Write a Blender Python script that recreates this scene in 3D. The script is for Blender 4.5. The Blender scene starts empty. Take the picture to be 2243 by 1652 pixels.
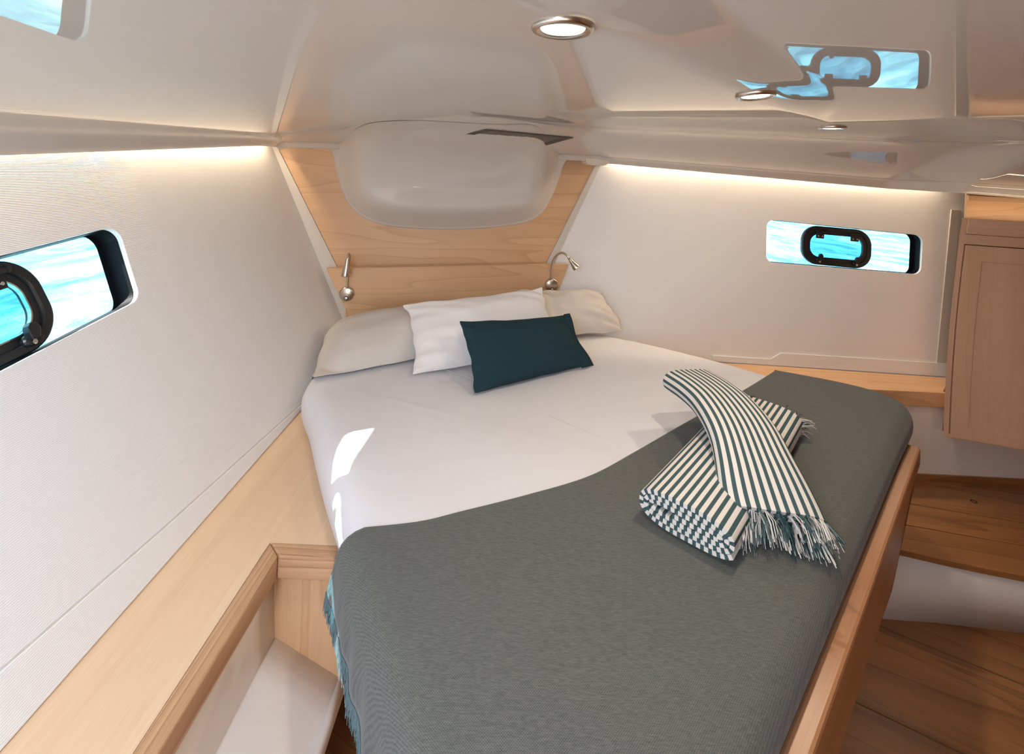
import bpy, bmesh, math, random
from mathutils import Vector, Matrix, noise
random.seed(7)
SC = bpy.context.scene
COL = SC.collection
V = Vector

# ------------------------------------------------------------------ camera, sky, sun, big lamps, exposure
F, PX, PY, ROLL, EYE = 1050.0, 1121.5, 374.0, 0.045, 1.5      # focal length and principal point in pixels of the 2243 wide frame
CR, SR = math.cos(ROLL), math.sin(ROLL)
cam_data = bpy.data.cameras.new('camera')
cam = bpy.data.objects.new('camera', cam_data); COL.objects.link(cam)
cam_data.sensor_width = 36.0
cam_data.lens = 36.0 * F / 2243.0
cam_data.shift_y = -(826.0 - PY) / 2243.0
cam_data.clip_start = 0.02
cam.matrix_world = Matrix(((CR, -SR, 0, 0), (0, 0, -1, 0), (SR, CR, 0, EYE), (0, 0, 0, 1)))
SC.camera = cam

world = bpy.data.worlds.new('sky'); SC.world = world; world.use_nodes = True
wn = world.node_tree
sky = wn.nodes.new('ShaderNodeTexSky'); sky.sky_type = 'NISHITA'; sky.sun_disc = False
sky.sun_elevation = math.radians(42); sky.sun_rotation = math.radians(265)
wn.links.new(sky.outputs[0], wn.nodes['Background'].inputs[0])
wn.nodes['Background'].inputs[1].default_value = 0.34

def lamp(name, kind, loc, direction, energy, color, **kw):
    d = bpy.data.lights.new(name, kind); d.energy = energy; d.color = color
    for k, v in kw.items(): setattr(d, k, v)
    o = bpy.data.objects.new(name, d); COL.objects.link(o); o.location = loc
    o.rotation_euler = V(direction).to_track_quat('-Z', 'Y').to_euler()
    return o
lamp('sun', 'SUN', (-4, 0, 5), (0.58, 0.13, -0.44), 24.0, (1.0, 0.95, 0.88), angle=0.009)
# unseen fill lamps added behind the camera: warm from aft, cool from above
lamp('aft_fill', 'AREA', (-0.25, -1.05, 1.0), (0.12, 1, -0.05), 10.0, (1.0, 0.94, 0.88), shape='RECTANGLE', size=1.3, size_y=0.9)
lamp('overhead_fill', 'AREA', (-0.36, -0.30, 1.645), (-0.50, 0.45, -1), 27.0, (0.64, 0.80, 1.0), shape='RECTANGLE', size=0.45, size_y=0.45)
vs = SC.view_settings
vs.view_transform = 'Standard'; vs.look = 'None'; vs.exposure = 0.0; vs.gamma = 1.0; vs.use_curve_mapping = False
SC.cycles.max_bounces = 10; SC.cycles.diffuse_bounces = 6
SC.cycles.sample_clamp_indirect = 6.0

# ------------------------------------------------------------------ geometry helpers
def ray(px, py):
    dx, dy = (px - PX) / F, (py - PY) / F
    return V((CR * dx + SR * dy, 1.0, SR * dx - CR * dy))
EYEP = V((0, 0, EYE))
def atZ(px, py, z):
    d = ray(px, py); return EYEP + d * ((z - EYE) / d.z)
def atY(px, py, y): return EYEP + ray(px, py) * y
def onP(px, py, p0, n):
    d = ray(px, py); return EYEP + d * ((V(p0) - EYEP).dot(n) / d.dot(n))
class Frame:
    def __init__(s, o, ex, ey):
        s.o = V(o); s.ex = V(ex).normalized(); s.ey = V(ey).normalized(); s.en = s.ex.cross(s.ey).normalized()
    def P(s, a, b, n=0.0): return s.o + s.ex * a + s.ey * b + s.en * n
    def at(s, px, py, n=0.0):
        p = onP(px, py, s.o + s.en * n, s.en) - s.o
        return (p.dot(s.ex), p.dot(s.ey))
def smooth(a, b, x):
    t = max(0.0, min(1.0, (x - a) / (b - a))); return t * t * (3 - 2 * t)
def lerp(a, b, t): return a + (b - a) * t
def polyline(pts, t):
    """point at fraction t of the arc length of a polyline"""
    L = [0.0]
    for a, b in zip(pts, pts[1:]): L.append(L[-1] + (V(b) - V(a)).length)
    d = t * L[-1]
    for i in range(len(pts) - 1):
        if d <= L[i + 1] or i == len(pts) - 2:
            return V(pts[i]).lerp(V(pts[i + 1]), (d - L[i]) / max(1e-9, L[i + 1] - L[i]))
def catmull(pts, n, closed=False):
    out = []; P = [V(p) for p in pts]; m = len(P)
    rng = range(m) if closed else range(m - 1)
    for i in rng:
        if closed: p0, p1, p2, p3 = P[i - 1], P[i], P[(i + 1) % m], P[(i + 2) % m]
        else: p0, p1, p2, p3 = P[max(i - 1, 0)], P[i], P[i + 1], P[min(i + 2, m - 1)]
        for k in range(n):
            t = k / n
            out.append(0.5 * ((2 * p1) + (p2 - p0) * t + (2 * p0 - 5 * p1 + 4 * p2 - p3) * t * t + (3 * p1 - p0 - 3 * p2 + p3) * t ** 3))
    if not closed: out.append(P[-1])
    return out
def round_poly(pts, r, n=8):
    out = []; m = len(pts)
    rr = r if isinstance(r, (list, tuple)) else [r] * m
    for i in range(m):
        p, a, b = V(pts[i]), V(pts[i - 1]), V(pts[(i + 1) % m])
        u, w = (a - p).normalized(), (b - p).normalized()
        ang = u.angle(w); R = rr[i]
        if R <= 0: out.append(p); continue
        t = R / math.tan(ang / 2)
        c = p + (u + w).normalized() * (R / math.sin(ang / 2))
        s, e = p + u * t - c, p + w * t - c
        a0 = math.atan2(s.y, s.x); da = math.atan2(s.x * e.y - s.y * e.x, s.dot(e))
        for k in range(n + 1):
            q = a0 + da * k / n; out.append(c + V((math.cos(q), math.sin(q))) * R)
    return out

# ------------------------------------------------------------------ objects
ORIGIN = {}
def tag(o, label=None, cat=None, group=None, kind=None):
    if label: o['label'] = label
    if cat: o['category'] = cat
    if group: o['group'] = group
    if kind: o['kind'] = kind
    return o
def thing(name, label, cat, loc, group=None):
    o = bpy.data.objects.new(name, None); COL.objects.link(o)
    o.location = V(loc); o.empty_display_size = 0.05; ORIGIN[o.name] = V(loc)
    return tag(o, label, cat, group)
def uv_project(me, grain):
    g = V(grain).normalized()
    uv = me.uv_layers.new(name='uv') if not me.uv_layers else me.uv_layers[0]
    for p in me.polygons:
        n = p.normal
        a = g - n * g.dot(n)
        if a.length < 0.2: a = n.orthogonal()
        a.normalize(); b = n.cross(a)
        for li in p.loop_indices:
            co = me.vertices[me.loops[li].vertex_index].co
            uv.data[li].uv = (a.dot(co), b.dot(co))
def link_mesh(name, verts, faces, mat, parent=None, smoothed=False, grain=None, uvs=None, kind=None, bevel=0.0, subsurf=0, solid=0.0, weld=False):
    """verts in world coordinates; the mesh is moved so that its origin stands at its base (or at its thing's)"""
    if parent is None:
        if verts:
            xs = [v[0] for v in verts]; ys = [v[1] for v in verts]; zs = [v[2] for v in verts]
            org = V(((min(xs) + max(xs)) / 2, (min(ys) + max(ys)) / 2, min(zs)))
        else: org = V((0, 0, 0))
    else: org = ORIGIN[parent.name]
    me = bpy.data.meshes.new(name)
    me.from_pydata([V(v) for v in verts], [], faces)
    if uvs:
        l = me.uv_layers.new(name='uv')
        for p in me.polygons:
            for li in p.loop_indices: l.data[li].uv = uvs[me.loops[li].vertex_index]
    elif grain is not None: uv_project(me, grain)
    if weld:
        bm = bmesh.new(); bm.from_mesh(me); bmesh.ops.remove_doubles(bm, verts=bm.verts, dist=2e-5); bmesh.ops.dissolve_degenerate(bm, edges=bm.edges, dist=1e-6); bm.to_mesh(me); bm.free()
    me.transform(Matrix.Translation(-org))
    if smoothed: me.polygons.foreach_set('use_smooth', [True] * len(me.polygons))
    me.materials.append(mat)
    o = bpy.data.objects.new(name, me); COL.objects.link(o)
    if parent is None: o.location = org; ORIGIN[o.name] = org
    else: o.parent = parent; ORIGIN[o.name] = org
    if parent is not None: ORIGIN[o.name] = ORIGIN[parent.name]
    if solid:
        m = o.modifiers.new('thickness', 'SOLIDIFY'); m.thickness = solid; m.offset = -1
    if bevel:
        m = o.modifiers.new('bevel', 'BEVEL'); m.width = bevel; m.segments = 2; m.limit_method = 'ANGLE'; m.angle_limit = math.radians(40)
    if subsurf:
        m = o.modifiers.new('subdivision', 'SUBSURF'); m.levels = m.render_levels = subsurf
    if kind: o['kind'] = kind
    return o
class MB:
    """collects shapes for one mesh"""
    def __init__(s): s.v, s.f = [], []
    def add(s, v, f):
        b = len(s.v); s.v += [V(x) for x in v]; s.f += [tuple(b + i for i in q) for q in f]; return s
    def tube(s, pts, radii, n=10, caps=True):
        P = [V(p) for p in pts]
        if not isinstance(radii, (list, tuple)): radii = [radii] * len(P)
        rings = []; up = None
        for i, p in enumerate(P):
            d = (P[min(i + 1, len(P) - 1)] - P[max(i - 1, 0)]).normalized()
            if up is None: up = d.orthogonal().normalized()
            up = (up - d * up.dot(d)).normalized(); w = d.cross(up)
            rings.append([p + (up * math.cos(2 * math.pi * k / n) + w * math.sin(2 * math.pi * k / n)) * radii[i] for k in range(n)])
        v = [q for r in rings for q in r]; f = []
        for i in range(len(P) - 1):
            for k in range(n):
                f.append((i * n + k, i * n + (k + 1) % n, (i + 1) * n + (k + 1) % n, (i + 1) * n + k))
        if caps: f.append(tuple(range(n))[::-1]); f.append(tuple((len(P) - 1) * n + k for k in range(n)))
        return s.add(v, f)
    def lathe(s, c, axis, prof, n=32, closed=True):
        """prof: (radius, height along axis)"""
        ax = V(axis).normalized(); u = ax.orthogonal().normalized(); w = ax.cross(u); v, f = [], []
        for r, h in prof:
            for k in range(n):
                a = 2 * math.pi * k / n
                v.append(V(c) + ax * h + (u * math.cos(a) + w * math.sin(a)) * r)
        for i in range(len(prof) - 1):
            for k in range(n): f.append((i * n + k, i * n + (k + 1) % n, (i + 1) * n + (k + 1) % n, (i + 1) * n + k))
        if closed: f.append(tuple(range(n))[::-1]); f.append(tuple((len(prof) - 1) * n + k for k in range(n)))
        return s.add(v, f)
    def prism(s, pts, depth_vec):
        n = len(pts); v = [V(p) for p in pts] + [V(p) + V(depth_vec) for p in pts]
        f = [tuple(range(n)), tuple(range(2 * n - 1, n - 1, -1))]
        f += [(i, i + n, (i + 1) % n + n, (i + 1) % n) for i in range(n)]
        return s.add(v, f)
    def box(s, o, a, b, c):
        o, a, b, c = V(o), V(a), V(b), V(c)
        return s.prism([o, o + a, o + a + b, o + b], c)
    def make(s, name, mat, parent=None, **kw): return link_mesh(name, s.v, s.f, mat, parent, **kw)

def plate_geo(fr, outer, holes, n0, n1):
    bm = bmesh.new(); edges = []
    for loop in [outer] + list(holes):
        vsx = [bm.verts.new((p[0], p[1], 0)) for p in loop]
        edges += [bm.edges.new((vsx[i], vsx[(i + 1) % len(vsx)])) for i in range(len(vsx))]
    bmesh.ops.triangle_fill(bm, use_beauty=True, use_dissolve=False, edges=edges)
    bm.verts.index_update()
    pts = [(v.co.x, v.co.y) for v in bm.verts]
    tris = []
    for f in bm.faces:
        q = [v.index for v in f.verts]
        a, b, c = (V(pts[i]) for i in q[:3])
        if (b - a).cross(c - a) < 0: q.reverse()
        tris.append(tuple(q))
    bm.free(); N = len(pts)
    verts = [fr.P(a, b, n1) for a, b in pts] + [fr.P(a, b, n0) for a, b in pts]
    faces = tris + [tuple(i + N for i in q[::-1]) for q in tris]
    start = 0
    for li, loop in enumerate([outer] + list(holes)):
        m = len(loop)
        area = sum(loop[i][0] * loop[(i + 1) % m][1] - loop[(i + 1) % m][0] * loop[i][1] for i in range(m))
        fwd = (area > 0) == (li == 0)
        for i in range(m):
            a, b = start + i, start + (i + 1) % m
            faces.append((a, a + N, b + N, b) if fwd else (b, b + N, a + N, a))
        start += m
    return verts, faces
def plate(name, fr, outer, mat, parent=None, holes=(), n0=-0.02, n1=0.0, grain=None, bevel=0.0, **kw):
    v, f = plate_geo(fr, outer, holes, n0, n1)
    return link_mesh(name, v, f, mat, parent, grain=grain if grain is not None else fr.ex, bevel=bevel, **kw)
def grid_faces(nu, nv, flip=False):
    f = []
    for i in range(nu - 1):
        for j in range(nv - 1):
            q = (i * nv + j, (i + 1) * nv + j, (i + 1) * nv + j + 1, i * nv + j + 1)
            f.append(q[::-1] if flip else q)
    return f

# ------------------------------------------------------------------ materials
def new_mat(name):
    m = bpy.data.materials.new(name); m.use_nodes = True
    nt = m.node_tree; b = nt.nodes['Principled BSDF']
    return m, nt, b
def N(nt, typ, **kw):
    n = nt.nodes.new(typ)
    for k, v in kw.items():
        if k in n.inputs: n.inputs[k].default_value = v
        else: setattr(n, k, v)
    return n
def plain(name, col, rough=0.5, metal=0.0, coat=0.0, spec=0.5, bump=0.0, bscale=300.0):
    m, nt, b = new_mat(name)
    b.inputs['Base Color'].default_value = (*col, 1); b.inputs['Roughness'].default_value = rough
    b.inputs['Metallic'].default_value = metal; b.inputs['Coat Weight'].default_value = coat
    b.inputs['Specular IOR Level'].default_value = spec; b.inputs['Coat Roughness'].default_value = 0.03
    if bump:
        tc = N(nt, 'ShaderNodeTexCoord'); no = N(nt, 'ShaderNodeTexNoise', Scale=bscale, Detail=3.0)
        bp = N(nt, 'ShaderNodeBump', Strength=bump, Distance=0.002)
        nt.links.new(tc.outputs['Object'], no.inputs['Vector']); nt.links.new(no.outputs['Fac'], bp.inputs['Height'])
        nt.links.new(bp.outputs['Normal'], b.inputs['Normal'])
    return m
def wood(name, light, dark, rough=0.35, stretch=0.10, rings=9.0, contrast=1.0, coat=0.0, fine=0.5):
    """veneer: cathedral rings plus fine pores, laid out in metres along the UV u axis"""
    m, nt, b = new_mat(name); L = nt.links.new
    tc = N(nt, 'ShaderNodeTexCoord')
    mp = N(nt, 'ShaderNodeMapping'); mp.inputs['Scale'].default_value = (stretch, 1.0, 1.0)
    L(tc.outputs['UV'], mp.inputs['Vector'])
    no = N(nt, 'ShaderNodeTexNoise', Scale=5.5, Detail=2.0, Roughness=0.45, Distortion=0.4)
    L(mp.outputs[0], no.inputs['Vector'])
    mu = N(nt, 'ShaderNodeMath', operation='MULTIPLY'); mu.inputs[1].default_value = rings
    L(no.outputs['Fac'], mu.inputs[0])
    fr = N(nt, 'ShaderNodeMath', operation='FRACT'); L(mu.outputs[0], fr.inputs[0])
    rp = N(nt, 'ShaderNodeValToRGB'); e = rp.color_ramp.elements
    e[0].position = 0.0; e[0].color = (0, 0, 0, 1); e[1].position = 0.82; e[1].color = (0.45, 0.45, 0.45, 1)
    q = e.new(0.95); q.color = (1, 1, 1, 1); q = e.new(1.0); q.color = (0, 0, 0, 1)
    L(fr.outputs[0], rp.inputs[0])
    mp2 = N(nt, 'ShaderNodeMapping'); mp2.inputs['Scale'].default_value = (9.0, 420.0, 9.0)
    L(tc.outputs['UV'], mp2.inputs['Vector'])
    n2 = N(nt, 'ShaderNodeTexNoise', Scale=1.0, Detail=3.0, Roughness=0.6); L(mp2.outputs[0], n2.inputs['Vector'])
    mp3 = N(nt, 'ShaderNodeMapping'); mp3.inputs['Scale'].default_value = (0.7, 9.0, 2.0)
    L(tc.outputs['UV'], mp3.inputs['Vector'])
    n3 = N(nt, 'ShaderNodeTexNoise', Scale=1.0, Detail=2.0); L(mp3.outputs[0], n3.inputs['Vector'])
    s1 = N(nt, 'ShaderNodeMath', operation='MULTIPLY_ADD'); s1.inputs[1].default_value = 0.5 * contrast; s1.inputs[2].default_value = 0.0
    L(rp.outputs[0], s1.inputs[0])
    s2 = N(nt, 'ShaderNodeMath', operation='MULTIPLY_ADD'); s2.inputs[1].default_value = fine; L(n2.outputs['Fac'], s2.inputs[0]); L(s1.outputs[0], s2.inputs[2])
    s3 = N(nt, 'ShaderNodeMath', operation='MULTIPLY_ADD'); s3.inputs[1].default_value = 0.55; L(n3.outputs['Fac'], s3.inputs[0]); L(s2.outputs[0], s3.inputs[2])
    cr = N(nt, 'ShaderNodeValToRGB'); ce = cr.color_ramp.elements
    ce[0].position = 0.25; ce[0].color = (*light, 1); ce[1].position = 1.15 if False else 1.0; ce[1].color = (*dark, 1)
    L(s3.outputs[0], cr.inputs[0]); L(cr.outputs[0], b.inputs['Base Color'])
    b.inputs['Roughness'].default_value = rough; b.inputs['Coat Weight'].default_value = coat; b.inputs['Coat Roughness'].default_value = 0.15
    bp = N(nt, 'ShaderNodeBump', Strength=0.12, Distance=0.001); L(n2.outputs['Fac'], bp.inputs['Height']); L(bp.outputs[0], b.inputs['Normal'])
    return m
ash = wood('ash_veneer', (0.74, 0.475, 0.275), (0.51, 0.285, 0.14), rough=0.38, contrast=0.6)
ash_straight = wood('ash_straight_veneer', (0.80, 0.59, 0.40), (0.64, 0.43, 0.26), rough=0.36, contrast=0.25, rings=14.0, stretch=0.012, fine=0.75)
ash_solid = wood('ash_solid_edge', (0.66, 0.41, 0.24), (0.36, 0.185, 0.09), rough=0.35, rings=26.0, stretch=0.05, contrast=1.1, fine=0.6)
oak = wood('oak_cabinet_veneer', (0.75, 0.50, 0.355), (0.54, 0.33, 0.215), rough=0.36, contrast=0.30, rings=10.0, stretch=0.03, fine=0.65)
rail_oak = wood('red_oak_rail', (0.50, 0.245, 0.12), (0.30, 0.13, 0.055), rough=0.30, contrast=0.45, rings=16.0, stretch=0.03, fine=0.65)
sole = wood('teak_sole', (0.47, 0.22, 0.082), (0.19, 0.078, 0.026), rough=0.36, rings=9.0, contrast=0.55, fine=0.75, stretch=0.05)
gelcoat = plain('white_gelcoat', (0.63, 0.585, 0.535), rough=0.018, spec=0.6)
liner = plain('white_liner_gelcoat', (0.74, 0.70, 0.66), rough=0.16, spec=0.5)
trim_white = plain('pale_trim', (0.60, 0.545, 0.49), rough=0.4)
cream = plain('cream_plastic', (0.80, 0.72, 0.60), rough=0.35)
black_rubber = plain('black_rubber', (0.006, 0.008, 0.011), rough=0.55, spec=0.12)
black_plastic = plain('black_anodised_frame', (0.014, 0.015, 0.017), rough=0.28, spec=0.5)
chrome = plain('chrome', (0.78, 0.76, 0.73), rough=0.16, metal=1.0)
nickel = plain('satin_nickel', (0.62, 0.55, 0.48), rough=0.25, metal=1.0)
dark_gap = plain('dark_gap', (0.015, 0.010, 0.008), rough=0.8)
vent_grey = plain('vent_grey', (0.10, 0.085, 0.075), rough=0.6)
def vinyl():
    m, nt, b = new_mat('ribbed_vinyl_lining'); L = nt.links.new
    b.inputs['Base Color'].default_value = (0.81, 0.79, 0.78, 1); b.inputs['Roughness'].default_value = 0.5
    tc = N(nt, 'ShaderNodeTexCoord')
    w = N(nt, 'ShaderNodeTexWave', Scale=92.0, Distortion=0.15); w.bands_direction = 'Z'
    L(tc.outputs['Object'], w.inputs['Vector'])
    no = N(nt, 'ShaderNodeTexNoise', Scale=140.0, Detail=2.0); L(tc.outputs['Object'], no.inputs['Vector'])
    ad = N(nt, 'ShaderNodeMath', operation='MULTIPLY_ADD'); ad.inputs[1].default_value = 0.25
    L(no.outputs['Fac'], ad.inputs[0]); L(w.outputs['Fac'], ad.inputs[2])
    bp = N(nt, 'ShaderNodeBump', Strength=0.32, Distance=0.0012); L(ad.outputs[0], bp.inputs['Height']); L(bp.outputs[0], b.inputs['Normal'])
    return m
vinyl = vinyl()
def fabric(name, c1, c2, scale, rough=0.9, bump=0.3, sheen=0.0, big=0.0):
    """plain weave: fine threads in two directions, broken up by noise"""
    m, nt, b = new_mat(name); L = nt.links.new
    tc = N(nt, 'ShaderNodeTexCoord')
    w1 = N(nt, 'ShaderNodeTexWave', Scale=scale, Distortion=0.15, Detail=1.0); w1.bands_direction = 'X'; w1.inputs['Detail Scale'].default_value = 2.0
    w2 = N(nt, 'ShaderNodeTexWave', Scale=scale, Distortion=0.15, Detail=1.0); w2.bands_direction = 'Y'; w2.inputs['Detail Scale'].default_value = 2.0
    mp = N(nt, 'ShaderNodeMapping'); mp.inputs['Rotation'].default_value = (0, 0, math.radians(43))
    L(tc.outputs['Object'], mp.inputs['Vector'])
    L(mp.outputs[0], w1.inputs['Vector']); L(mp.outputs[0], w2.inputs['Vector'])
    no = N(nt, 'ShaderNodeTexNoise', Scale=scale * 2.2, Detail=4.0, Roughness=0.7)
    mp2 = N(nt, 'ShaderNodeMapping'); mp2.inputs['Rotation'].default_value = (0, 0, math.radians(43)); mp2.inputs['Scale'].default_value = (0.35, 2.2, 1.0)
    L(tc.outputs['Object'], mp2.inputs['Vector']); L(mp2.outputs[0], no.inputs['Vector'])
    a = N(nt, 'ShaderNodeMath', operation='ADD'); L(w1.outputs['Fac'], a.inputs[0]); L(w2.outputs['Fac'], a.inputs[1])
    a2 = N(nt, 'ShaderNodeMath', operation='MULTIPLY_ADD'); a2.inputs[1].default_value = 0.20; L(a.outputs[0], a2.inputs[0]); L(no.outputs['Fac'], a2.inputs[2])
    cr = N(nt, 'ShaderNodeValToRGB'); e = cr.color_ramp.elements
    e[0].position = 0.45; e[0].color = (*c1, 1); e[1].position = 1.05 if False else 1.0; e[1].color = (*c2, 1)
    L(a2.outputs[0], cr.inputs[0]); L(cr.outputs[0], b.inputs['Base Color'])
    b.inputs['Roughness'].default_value = rough; b.inputs['Sheen Weight'].default_value = sheen; b.inputs['Specular IOR Level'].default_value = 0.2
    bp = N(nt, 'ShaderNodeBump', Strength=bump, Distance=0.001); L(a2.outputs[0], bp.inputs['Height']); L(bp.outputs[0], b.inputs['Normal'])
    return m
sheet = fabric('white_cotton_sheet', (0.70, 0.685, 0.71), (0.74, 0.725, 0.75), 500.0, bump=0.05)
white_case = fabric('white_pillow_cotton', (0.80, 0.765, 0.76), (0.84, 0.80, 0.80), 450.0, bump=0.06)
grey_case = fabric('pale_grey_linen', (0.57, 0.525, 0.485), (0.66, 0.61, 0.57), 420.0, bump=0.12)
teal = fabric('dark_teal_linen', (0.0095, 0.030, 0.040), (0.017, 0.047, 0.060), 380.0, bump=0.2)
throw = fabric('grey_green_throw', (0.058, 0.064, 0.060), (0.150, 0.153, 0.142), 125.0, bump=0.30, sheen=0.15)
fringe_teal = plain('blue_grey_fringe', (0.11, 0.155, 0.165), rough=0.9, spec=0.1)
def striped():
    m, nt, b = new_mat('striped_towel'); L = nt.links.new
    tc = N(nt, 'ShaderNodeTexCoord'); sx = N(nt, 'ShaderNodeSeparateXYZ'); L(tc.outputs['UV'], sx.inputs[0])
    d = N(nt, 'ShaderNodeMath', operation='DIVIDE'); d.inputs[1].default_value = 0.0152; L(sx.outputs[0], d.inputs[0])
    fr = N(nt, 'ShaderNodeMath', operation='FRACT'); L(d.outputs[0], fr.inputs[0])
    rp = N(nt, 'ShaderNodeValToRGB'); e = rp.color_ramp.elements
    e[0].position = 0.0; e[0].color = (0, 0, 0, 1); e[1].position = 0.5; e[1].color = (0, 0, 0, 1)
    q = e.new(0.53); q.color = (1, 1, 1, 1); q = e.new(0.97); q.color = (1, 1, 1, 1); q = e.new(1.0); q.color = (0, 0, 0, 1)
    L(fr.outputs[0], rp.inputs[0])
    mp = N(nt, 'ShaderNodeMapping'); mp.inputs['Scale'].default_value = (900, 700, 1); L(tc.outputs['UV'], mp.inputs['Vector'])
    ch = N(nt, 'ShaderNodeTexChecker', Scale=1.0); L(mp.outputs[0], ch.inputs['Vector'])
    ch.inputs['Color1'].default_value = (0.022, 0.058, 0.070, 1); ch.inputs['Color2'].default_value = (0.085, 0.135, 0.140, 1)
    mx = N(nt, 'ShaderNodeMix', data_type='RGBA'); L(rp.outputs[0], mx.inputs[0])
    mx.inputs[6].default_value = (0.70, 0.665, 0.63, 1); L(ch.outputs[0], mx.inputs[7])
    L(mx.outputs[2], b.inputs['Base Color']); b.inputs['Roughness'].default_value = 0.9; b.inputs['Specular IOR Level'].default_value = 0.15
    no = N(nt, 'ShaderNodeTexNoise', Scale=700.0, Detail=2.0); L(tc.outputs['UV'], no.inputs['Vector'])
    bp = N(nt, 'ShaderNodeBump', Strength=0.25, Distance=0.001); L(no.outputs['Fac'], bp.inputs['Height']); L(bp.outputs[0], b.inputs['Normal'])
    return m
striped = striped()
def emit(name, col, s):
    m, nt, b = new_mat(name)
    b.inputs['Base Color'].default_value = (0.9, 0.9, 0.9, 1)
    b.inputs['Emission Color'].default_value = (*col, 1); b.inputs['Emission Strength'].default_value = s
    return m
lamp_glow = emit('downlight_lens', (1.0, 0.93, 0.80), 9.0)
def pane_mat(name, tint):
    m = bpy.data.materials.new(name); m.use_nodes = True; nt = m.node_tree; nt.nodes.clear(); L = nt.links.new
    out = N(nt, 'ShaderNodeOutputMaterial'); mx = N(nt, 'ShaderNodeMixShader'); lw = N(nt, 'ShaderNodeLayerWeight', Blend=0.5)
    pw = N(nt, 'ShaderNodeMath', operation='POWER'); pw.inputs[1].default_value = 5.0; L(lw.outputs['Facing'], pw.inputs[0])
    fz = N(nt, 'ShaderNodeMath', operation='MULTIPLY_ADD'); fz.inputs[1].default_value = 0.92; fz.inputs[2].default_value = 0.04; L(pw.outputs[0], fz.inputs[0])
    tr = N(nt, 'ShaderNodeBsdfTransparent'); tr.inputs[0].default_value = (*tint, 1)
    gl = N(nt, 'ShaderNodeBsdfGlossy', Roughness=0.0)
    L(fz.outputs[0], mx.inputs[0]); L(tr.outputs[0], mx.inputs[1]); L(gl.outputs[0], mx.inputs[2]); L(mx.outputs[0], out.inputs[0])
    return m
pane_clear = pane_mat('window_pane', (0.97, 0.98, 0.98))
pane_tint = pane_mat('tinted_acrylic_pane', (0.46, 0.70, 0.78))
def sea_mat():
    m, nt, b = new_mat('sea_water'); L = nt.links.new
    tc = N(nt, 'ShaderNodeTexCoord')
    mp = N(nt, 'ShaderNodeMapping'); mp.inputs['Scale'].default_value = (1.0, 0.45, 1.0); L(tc.outputs['Object'], mp.inputs['Vector'])
    n1 = N(nt, 'ShaderNodeTexNoise', Scale=2.2, Detail=7.0, Roughness=0.62, Distortion=0.6); L(mp.outputs[0], n1.inputs['Vector'])
    n2 = N(nt, 'ShaderNodeTexNoise', Scale=0.5, Detail=3.0, Distortion=0.4); L(mp.outputs[0], n2.inputs['Vector'])
    cr = N(nt, 'ShaderNodeValToRGB'); e = cr.color_ramp.elements
    e[0].position = 0.36; e[0].color = (0.02, 0.26, 0.42, 1); e[1].position = 0.69; e[1].color = (0.85, 0.98, 1.0, 1)
    q = e.new(0.50); q.color = (0.16, 0.60, 0.74, 1); q = e.new(0.59); q.color = (0.42, 0.82, 0.92, 1)
    a = N(nt, 'ShaderNodeMath', operation='MULTIPLY_ADD'); a.inputs[1].default_value = 0.35; L(n2.outputs['Fac'], a.inputs[0])
    s = N(nt, 'ShaderNodeMath', operation='SUBTRACT'); s.inputs[1].default_value = 0.17; L(n1.outputs['Fac'], s.inputs[0]); L(s.outputs[0], a.inputs[2])
    L(a.outputs[0], cr.inputs[0]); L(cr.outputs[0], b.inputs['Base Color'])
    b.inputs['Roughness'].default_value = 0.25; b.inputs['IOR'].default_value = 1.33
    bp = N(nt, 'ShaderNodeBump', Strength=0.6, Distance=0.12); L(n1.outputs['Fac'], bp.inputs['Height']); L(bp.outputs[0], b.inputs['Normal'])
    return m
sea_mat = sea_mat()

# ------------------------------------------------------------------ levels and planes of the cabin (metres)
SHELF = EYE - 0.87; TOP = EYE - 0.74; CEIL = EYE + 0.185; STEP = 0.245
WL = Frame((-0.70, 0, SHELF), (0, 1, 0), (-0.39, 0, 0.9))            # hull side, port
WR = Frame((0, 2.352, SHELF), (1, -0.055, 0), (0, 0.08, 1))          # hull side, starboard
HB = Frame((-0.67, 2.256, SHELF), (1, 0.134, 0), (0, 0, 1))          # bulkhead behind the pillows
def hb_y(x): return 2.256 + 0.134 * (x + 0.67)
def wr_y(x, z): return 2.352 - 0.055 * x + 0.08 * (z - SHELF)
def left_x(y): return -0.646 + 0.56 * (1.57 - y)                     # port edge of the mattress
def wl_x(z): return -0.70 - 0.4333 * (z - SHELF)

# ------------------------------------------------------------------ hull sides with their windows
def window_quad(fr, pts, n=0.0): return [V(fr.at(*p, n)) for p in pts]
# starboard window, corner points seen from the bed's foot
R4 = window_quad(WR, [(1679, 572), (1681, 478), (2023, 512), (2018, 598)])
R4 = [R4[0], R4[3], R4[2], R4[1]]                                    # counter-clockwise
# port window: its forward end is in view, the rest mirrors the starboard one in length
l_tr, l_br = V(WL.at(258, 493)), V(WL.at(308, 655))
l_tl, l_bl = V(WL.at(0, 560)), V(WL.at(0, 815))
dt, db = (l_tr - l_tl).normalized(), (l_br - l_bl).normalized()
WLEN = (R4[1] - R4[0]).length
L4 = [l_br - db * WLEN, l_br, l_tr, l_tr - dt * WLEN]
def make_wall(name, fr, s0, s1, t0, t1, quad):
    hole = round_poly(quad, 0.035, 8)
    return plate(name, fr, [(s0, t0), (s1, t0), (s1, t1), (s0, t1)], vinyl, holes=[hole], n0=-0.012, kind='structure')
make_wall('wall_left', WL, -1.35, 2.34, -0.02, 1.24, L4)
make_wall('wall_right', WR, -0.02, 2.75, -0.02, 1.22, R4)

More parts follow.
